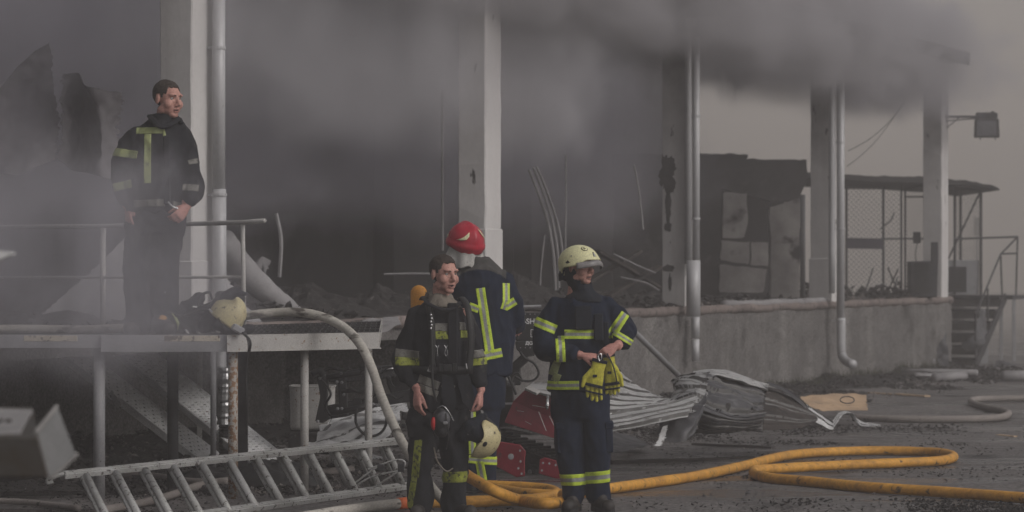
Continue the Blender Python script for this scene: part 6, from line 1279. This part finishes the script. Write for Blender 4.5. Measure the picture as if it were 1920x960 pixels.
mb = MB(); mb.tube([P(934, 765, 224), P(934, 765, 225.5)], .022, 14); build('red_lamp', mb, M['red'], eng, smooth=True)
ext('lamp_bracket', [(918, 757), (950, 757), (950, 774), (943, 779), (924, 779), (918, 773)], 223.5, .03, M['darksteel'], eng, .003)
# track: sloping belt of separate pads on a frame
T0, T1 = P(893, 806, 221), P(1075, 872, 232); ax = (T1 - T0).normalized(); upv = V((0, 0, 1)); upv = (upv - ax * upv.dot(ax)).normalized(); sd = ax.cross(upv)
if sd.y < 0: sd = -sd
hgt = .30; wid = .22; L_ = (T1 - T0).length
def loop(t):
    """point and outward normal along the belt outline"""
    r = hgt / 2; st_ = L_ ; per = 2 * st_ + 2 * math.pi * r; d = (t % 1) * per
    if d < st_: return T0 + ax * d, upv
    d -= st_
    if d < math.pi * r: a = d / r; return T1 - upv * r + (upv * math.cos(a) + ax * math.sin(a)) * r, upv * math.cos(a) + ax * math.sin(a)
    d -= math.pi * r
    if d < st_: return T1 - upv * 2 * r - ax * d, -upv
    d -= st_; a = d / r; return T0 - upv * r + (-upv * math.cos(a) - ax * math.sin(a)) * r, -upv * math.cos(a) - ax * math.sin(a)
tr = build('track_frame', MB().beam(T0 - upv * hgt / 2 + sd * .12, T1 - upv * hgt / 2 + sd * .12, .14, .2), M['black'], rb, bevel=.02)
mb = MB(); n = 90; vs = []
for i in range(n):
    p, nn_ = loop(i / n); vs += [p, p + sd * wid, p + sd * wid - nn_ * .02, p - nn_ * .02]
mb.add(vs, [(i * 4 + k, i * 4 + (k + 1) % 4, ((i + 1) % n) * 4 + (k + 1) % 4, ((i + 1) % n) * 4 + k) for i in range(n) for k in range(4)]); build('track_belt', mb, M['rubber'], rb)
for i in range(34):
    p, nn_ = loop(i / 34); t_ = nn_.cross(sd).normalized(); mb = MB(); mb.beam(p + nn_ * .008, p + nn_ * .008 + sd * wid, .034, .024, up=nn_); build('track_pad', mb, M['rubber'], rb, bevel=.003)
for i in range(6):
    c = T0 + ax * (L_ * (.04 + i * .184)) - upv * (hgt * .62); mb = MB(); mb.tube([c - sd * .004, c + sd * .1], .065, 18); w_ = build('road_wheel', mb, M['black'], rb); mb = MB(); mb.tube([c - sd * .012, c], .025, 12); build('hub', mb, M['bluegrey'], w_)
for i, (pts, nm) in enumerate((([(922, 832), (935, 828), (975, 834), (986, 846), (984, 862), (984, 893), (968, 895), (918, 868), (908, 862)], 'a'), ([(1012, 862), (1022, 858), (1064, 870), (1068, 905), (1010, 888)], 'b'))):
    pl_ = ext('red_side_plate', [(x, y, 231 + (x - 920) * .02) for x, y in pts], 231, .03, M['red'], rb, .005)
    for (bx_, by_) in ((((958, 856), (975, 845), (976, 865), (972, 878), (930, 840), (978, 888)), ((1018, 868), (1016, 882), (1030, 869), (1042, 872), (1054, 876)))[i]): mb = MB(); q = P(bx_, by_, 232 + (bx_ - 920) * .02); mb.tube([q, q - V((0, .02, 0))], .009, 8); build('bolt', mb, M['bluegrey'], pl_)
mb = MB(); q = P(958, 856, 233); mb.tube([q, q - V((0, .02, 0))], .024, 16); mb.tube([q, q - V((0, .03, 0))], .012, 12); build('pivot', mb, M['bluegrey'], rb)
ext('far_track', [(900, 840), (1060, 885), (1060, 905), (900, 880)], 212, .3, M['rubber'], rb, .02)
# control unit on its arm
cu = ext('control_unit', [(972, 586), (1018, 586), (1018, 655), (968, 655), (968, 630)], 224, .16, M['black'], rb, .008)
ext('side_module', [(946, 606), (975, 604), (975, 628), (972, 638), (950, 636)], 226, .12, M['black'], cu, .01); mb = MB(); mb.tube([P(966, 620, 228), P(966, 620, 227)], .016, 14); build('round_dial', mb, M['bluegrey'], cu)
ext('under_module', [(966, 640), (1006, 640), (1003, 667), (985, 670), (968, 655)], 225, .12, M['rubber'], cu, .008)
mb = MB(); mb.tube([P(960, 576, 226), P(1015, 574, 226)], .012, 8); mb.tube([P(962, 576, 226), P(964, 606, 226)], .009, 8); build('grab_rail', mb, M['bluegrey'], cu)
for x in range(976, 1016, 9):
    for y in (589, 652): mb = MB(); mb.ell(P(x, y, 226), (.005, .004, .005), None, 6, 4); build('screw', mb, M['bluegrey'], cu)
def text(body, px, py, s_, size, par, m='white'):
    cu_ = bpy.data.curves.new('lettering', 'FONT'); cu_.body = body; cu_.size = size; cu_.extrude = .001; cu_.offset = .0012; o = bpy.data.objects.new('lettering', cu_); C.objects.link(o); o.rotation_euler = (math.pi / 2, 0, 0)
    dg = bpy.context.evaluated_depsgraph_get(); dg.update(); me = bpy.data.meshes.new_from_object(o.evaluated_get(dg)); bpy.data.objects.remove(o); me.transform(Matrix.Rotation(math.pi / 2, 4, 'X')); me.materials.clear(); me.materials.append(M[m]); return link('lettering', me, par, P(px, py, s_) - wloc(par))
text('-SHA', 982, 607, 226, .062, cu); text('ДCHO', 985, 646, 226, .036, cu); text('▯', 0, 0, 226, .01, cu) if False else None
mb = MB(); q = P(1000, 625, 226); mb.beam(q + V((-.02, -.0, .03)), q + V((-.02, 0, -.03)), .004, .004, up=(0, 1, 0)); mb.beam(q + V((-.02, 0, .03)), q + V((.03, 0, .03)), .004, .004); mb.beam(q + V((-.02, 0, -.03)), q + V((.03, 0, -.03)), .004, .004); build('screen_mark', mb, M['white'], cu)
for (x0, x1, y) in ((951, 962, 612), (950, 958, 619), (951, 963, 627)): mb = MB(); mb.beam(P(x0, y, 228.3), P(x1, y, 228.3), .003, .006); build('small_print', mb, M['silver'], cu)
mb = MB(); mb.beam(P(988, 668, 223), P(963, 690, 223), .09, .08); mb.beam(P(965, 684, 223), P(966, 722, 223), .10, .09, up=(0, 1, 0)); build('mast', mb, M['black'], rb, bevel=.01)
for pts, r in (([(975, 660), (985, 672), (1002, 682), (1010, 700), (1000, 713), (982, 714), (966, 706)], .010), ([(940, 682), (950, 700), (960, 720), (968, 740)], .012), ([(958, 722), (962, 705), (972, 700), (980, 716)], .009), ([(945, 700), (948, 712), (950, 722)], .010)): mb = MB(); mb.tube(spline([P(x, y, 228) for x, y in pts], 7), r, 8); build('hydraulic_hose', mb, M['rubber'], rb, smooth=True)
mb = MB(); mb.box(P(947, 712, 226), (.03, .03, .09)); build('valve_block', mb, M['bluegrey'], rb, bevel=.004)
# arm reaching left behind the bareheaded fireman
am = thing('robot_arm', 'black hydraulic robot arm reaching left under the platform corner', 'robot arm', P(740, 800, 228))
sA = 230
ext('upper_beam', [(610, 704), (640, 696), (700, 688), (770, 682), (900, 700), (900, 725), (770, 704), (700, 712), (640, 718), (614, 716)], sA, .14, M['black'], am, .01, .01)
ext('lower_beam', [(606, 764), (640, 756), (690, 746), (770, 730), (900, 740), (900, 765), (770, 752), (700, 764), (650, 782), (606, 788)], sA, .14, M['black'], am, .01, .01)
ext('end_bracket', [(592, 705), (604, 700), (614, 712), (612, 770), (620, 785), (606, 794), (592, 790), (600, 745)], sA + 1, .18, M['black'], am, .008, .01); ext('middle_bracket', [(634, 705), (648, 702), (652, 780), (636, 784)], sA + 1, .16, M['black'], am, .008, .006)
ext('rear_bracket', [(722, 688), (770, 684), (770, 752), (742, 756), (724, 720)], sA - 1, .2, M['black'], am, .012, .008)
for a, b, r in (((612, 708), (716, 694), .022), ((640, 735), (690, 728), .018), ((616, 776), (700, 760), .024), ((655, 700), (760, 690), .012)): mb = MB(); mb.tube([P(*a, sA + 3), P(*b, sA + 3)], r, 12); c_ = build('cylinder', mb, M['black'], am, smooth=True); mb = MB(); d_ = P(*b, sA + 3) - P(*a, sA + 3); mb.tube([P(*b, sA + 3), P(*b, sA + 3) + d_ * .25], r * .45, 10); build('piston_rod', mb, M['chrome'], c_, smooth=True)
for (x, y) in ((600, 709), (596, 790), (641, 717), (632, 716), (633, 766), (641, 766), (645, 740), (739, 697), (741, 696), (640, 700), (688, 712), (700, 758)): mb = MB(); q = P(x, y, sA + 3.5); mb.tube([q, q - V((0, .02, 0))], .013, 10); build('pin', mb, M['bluegrey'], am, smooth=True)
for pts, r in (([(668, 765), (667, 790), (676, 808), (692, 818), (712, 813), (724, 795), (724, 770)], .011), ([(600, 700), (620, 690), (640, 694), (655, 690)], .013), ([(585, 702), (600, 696), (606, 704)], .03), ([(655, 728), (672, 735), (690, 732), (706, 722)], .012), ([(716, 700), (726, 690), (740, 688), (752, 700), (748, 715)], .007), ([(722, 740), (735, 742), (745, 748), (758, 742)], .008), ([(730, 705), (736, 722), (748, 728), (757, 715)], .006), ([(602, 712), (612, 722), (620, 740), (610, 760), (618, 778)], .010), ([(675, 700), (685, 690), (700, 694), (715, 690)], .010), ([(700, 700), (712, 726), (700, 745), (690, 760)], .008)): mb = MB(); mb.tube(spline([P(x, y, sA + 4) for x, y in pts], 6), r, 8); build('hydraulic_hose', mb, M['rubber'], am, smooth=True)
mb = MB()
for k in range(16): q = P(655, 700, sA + 4).lerp(P(655, 762, sA + 4), 0); a = P(650 + k * 6, 712 + (k % 2) * 1.5 - k * .5, sA + 5); mb.box(a, (.012, .012, .022), Euler((0, .5, 0)).to_matrix())
o = build('cable_chain', mb, M['darksteel'], am); o['kind'] = 'stuff'
for k, (x, y) in enumerate(((683, 690), (700, 716), (670, 752))): mb = MB(); mb.box(P(x, y, sA + 4), (.07, .06, .045)); build('valve', mb, M['black'], am, bevel=.006)
HAZE = .0058
WA0 = math.atan2(WD.y, WD.x)
SMOKES = [
 dict(name='smoke_inside', label='dark purplish smoke filling the burnt hall behind the pillars', c=W(1.2, -2.9, 3.6), r=(17, 2.7, 2.3), col=(.86, .83, .92), dens=.50, thr=.38, wid=.45, scale=.45, rotz=WA0, seed=1, core=.12),
 dict(name='smoke_canopy', label='dense grey smoke wrapping the canopy edge', c=W(2.2, .0, 5.02), r=(17.0, 2.0, 1.2), col=(.70, .68, .71), dens=5.0, thr=.42, wid=.5, scale=.8, rotz=WA0, seed=4, core=.09, soft=.45),
 dict(name='smoke_top', label='grey smoke rising above the canopy towards the sky', c=W(1.6, .3, 6.3), r=(12, 2.2, 1.5), col=(.85, .82, .85), dens=1.0, thr=.42, wid=.3, scale=.6, rotz=WA0, seed=7, core=.12),
 dict(name='smoke_column', label='paler smoke pouring out between the first two pillars', c=W(.80, -.55, 4.5), r=(7.6, 1.7, 2.5), col=(.97, .95, .99), dens=1.25, thr=.41, wid=.4, scale=.7, rotz=WA0, seed=9, core=.14, stretch=(1, 1, .6)),
 dict(name='smoke_veil', label='thin smoke drifting across the platform and its railing', c=V((-3.9, 18.75, 1.75)), r=(3.5, 1.5, 1.25), col=(.86, .84, .91), dens=.85, thr=.36, wid=.4, scale=.9, rotz=0, seed=2, core=.10),
 dict(name='smoke_drape', label='dark ragged wisps of smoke hanging below the canopy edge', c=W(2.95, -.1, 4.65), r=(10.5, 1.9, 1.15), col=(.66, .64, .68), dens=2.6, thr=.46, wid=.5, scale=1.1, rotz=WA0, seed=21, core=.10, stretch=(1, 1, .7)),
]
# ---------------------------------------------------------------- haze and smoke
def vol_mat(name, col, dens, aniso=.2):
    m = bpy.data.materials.new(name); m.use_nodes = True; N = m.node_tree.nodes; N.clear()
    o = N.new('ShaderNodeOutputMaterial'); v = N.new('ShaderNodeVolumePrincipled'); v.inputs['Color'].default_value = (*col, 1)
    v.inputs['Density'].default_value = dens; v.inputs['Anisotropy'].default_value = aniso
    m.node_tree.links.new(v.outputs[0], o.inputs['Volume']); return m, v
def boxobj(name, lo, hi, m):
    mb = MB(); c = (V(lo) + V(hi)) / 2; mb.box(c, V(hi) - V(lo)); return build(name, mb, m, loc=c)
hm, _ = vol_mat('haze_air', (.90, .86, .84), HAZE)
setp(boxobj('haze', (-170, -30, -1.4), (210, 430, 12), hm), 'thin brown grey haze hanging over the whole yard', kind='stuff')
def smoke(name, label, c, r, col, dens, thr, wid, scale, rotz=0, stretch=(1, 1, 1), seed=0, core=0.0, soft=.35):
    """a rounded block of billowing smoke; density is noise fading to nothing at the shell"""
    m, v = vol_mat('smoke_' + name, col, 1); nt = m.node_tree; N = nt.nodes; L = nt.links
    tc = N.new('ShaderNodeTexCoord'); geo = N.new('ShaderNodeNewGeometry')
    sq = N.new('ShaderNodeVectorMath'); sq.operation = 'MULTIPLY'; L.new(tc.outputs['Object'], sq.inputs[0]); L.new(tc.outputs['Object'], sq.inputs[1])
    dt = N.new('ShaderNodeVectorMath'); dt.operation = 'DOT_PRODUCT'; L.new(sq.outputs[0], dt.inputs[0]); L.new(sq.outputs[0], dt.inputs[1])
    ln = N.new('ShaderNodeMath'); ln.operation = 'POWER'; L.new(dt.outputs['Value'], ln.inputs[0]); ln.inputs[1].default_value = .25
    mp = N.new('ShaderNodeMapping'); mp.inputs['Scale'].default_value = stretch; mp.inputs['Location'].default_value = (seed, seed * .7, 0); L.new(geo.outputs['Position'], mp.inputs['Vector'])
    n = N.new('ShaderNodeTexNoise'); n.inputs['Scale'].default_value = scale; n.inputs['Detail'].default_value = 5.5; n.inputs['Roughness'].default_value = .62; n.inputs['Distortion'].default_value = 1.1
    L.new(mp.outputs[0], n.inputs['Vector'])
    # fade = 1 - smooth(r); noise carved by the fade so that the outline billows
    fd = N.new('ShaderNodeMapRange'); fd.interpolation_type = 'SMOOTHSTEP'; fd.inputs['From Min'].default_value = 1.0; fd.inputs['From Max'].default_value = soft
    fd.inputs['To Min'].default_value = -.30; fd.inputs['To Max'].default_value = core; L.new(ln.outputs['Value'], fd.inputs['Value'])
    ad = N.new('ShaderNodeMath'); ad.operation = 'ADD'; L.new(n.outputs['Fac'], ad.inputs[0]); L.new(fd.outputs[0], ad.inputs[1])
    mr = N.new('ShaderNodeMapRange'); mr.interpolation_type = 'SMOOTHSTEP'; mr.inputs['From Min'].default_value = thr; mr.inputs['From Max'].default_value = thr + wid
    mr.inputs['To Max'].default_value = dens; L.new(ad.outputs[0], mr.inputs['Value'])
    hf = N.new('ShaderNodeMapRange'); hf.interpolation_type = 'SMOOTHSTEP'; hf.inputs['From Min'].default_value = 1.0; hf.inputs['From Max'].default_value = .7; L.new(ln.outputs['Value'], hf.inputs['Value'])
    mm = N.new('ShaderNodeMath'); mm.operation = 'MULTIPLY'; L.new(mr.outputs[0], mm.inputs[0]); L.new(hf.outputs[0], mm.inputs[1]); L.new(mm.outputs[0], v.inputs['Density'])
    me = bpy.data.meshes.new(name); bm = bmesh.new(); bmesh.ops.create_cube(bm, size=2.0); bm.to_mesh(me); bm.free(); me.materials.append(m)
    o = link(name, me); o.location = c; o.scale = r; o.rotation_euler = (0, 0, rotz); setp(o, label, kind='stuff'); return o
WA = math.atan2(WD.y, WD.x)
for s_ in SMOKES: smoke(**s_)

m_, _ = vol_mat('far_smoke', (.90, .85, .80), .03)
setp(boxobj('smoke_bank', (-60, 58, -1.2), (120, 180, 11), m_), 'brown grey smoke bank hiding everything beyond the dock', kind='stuff')
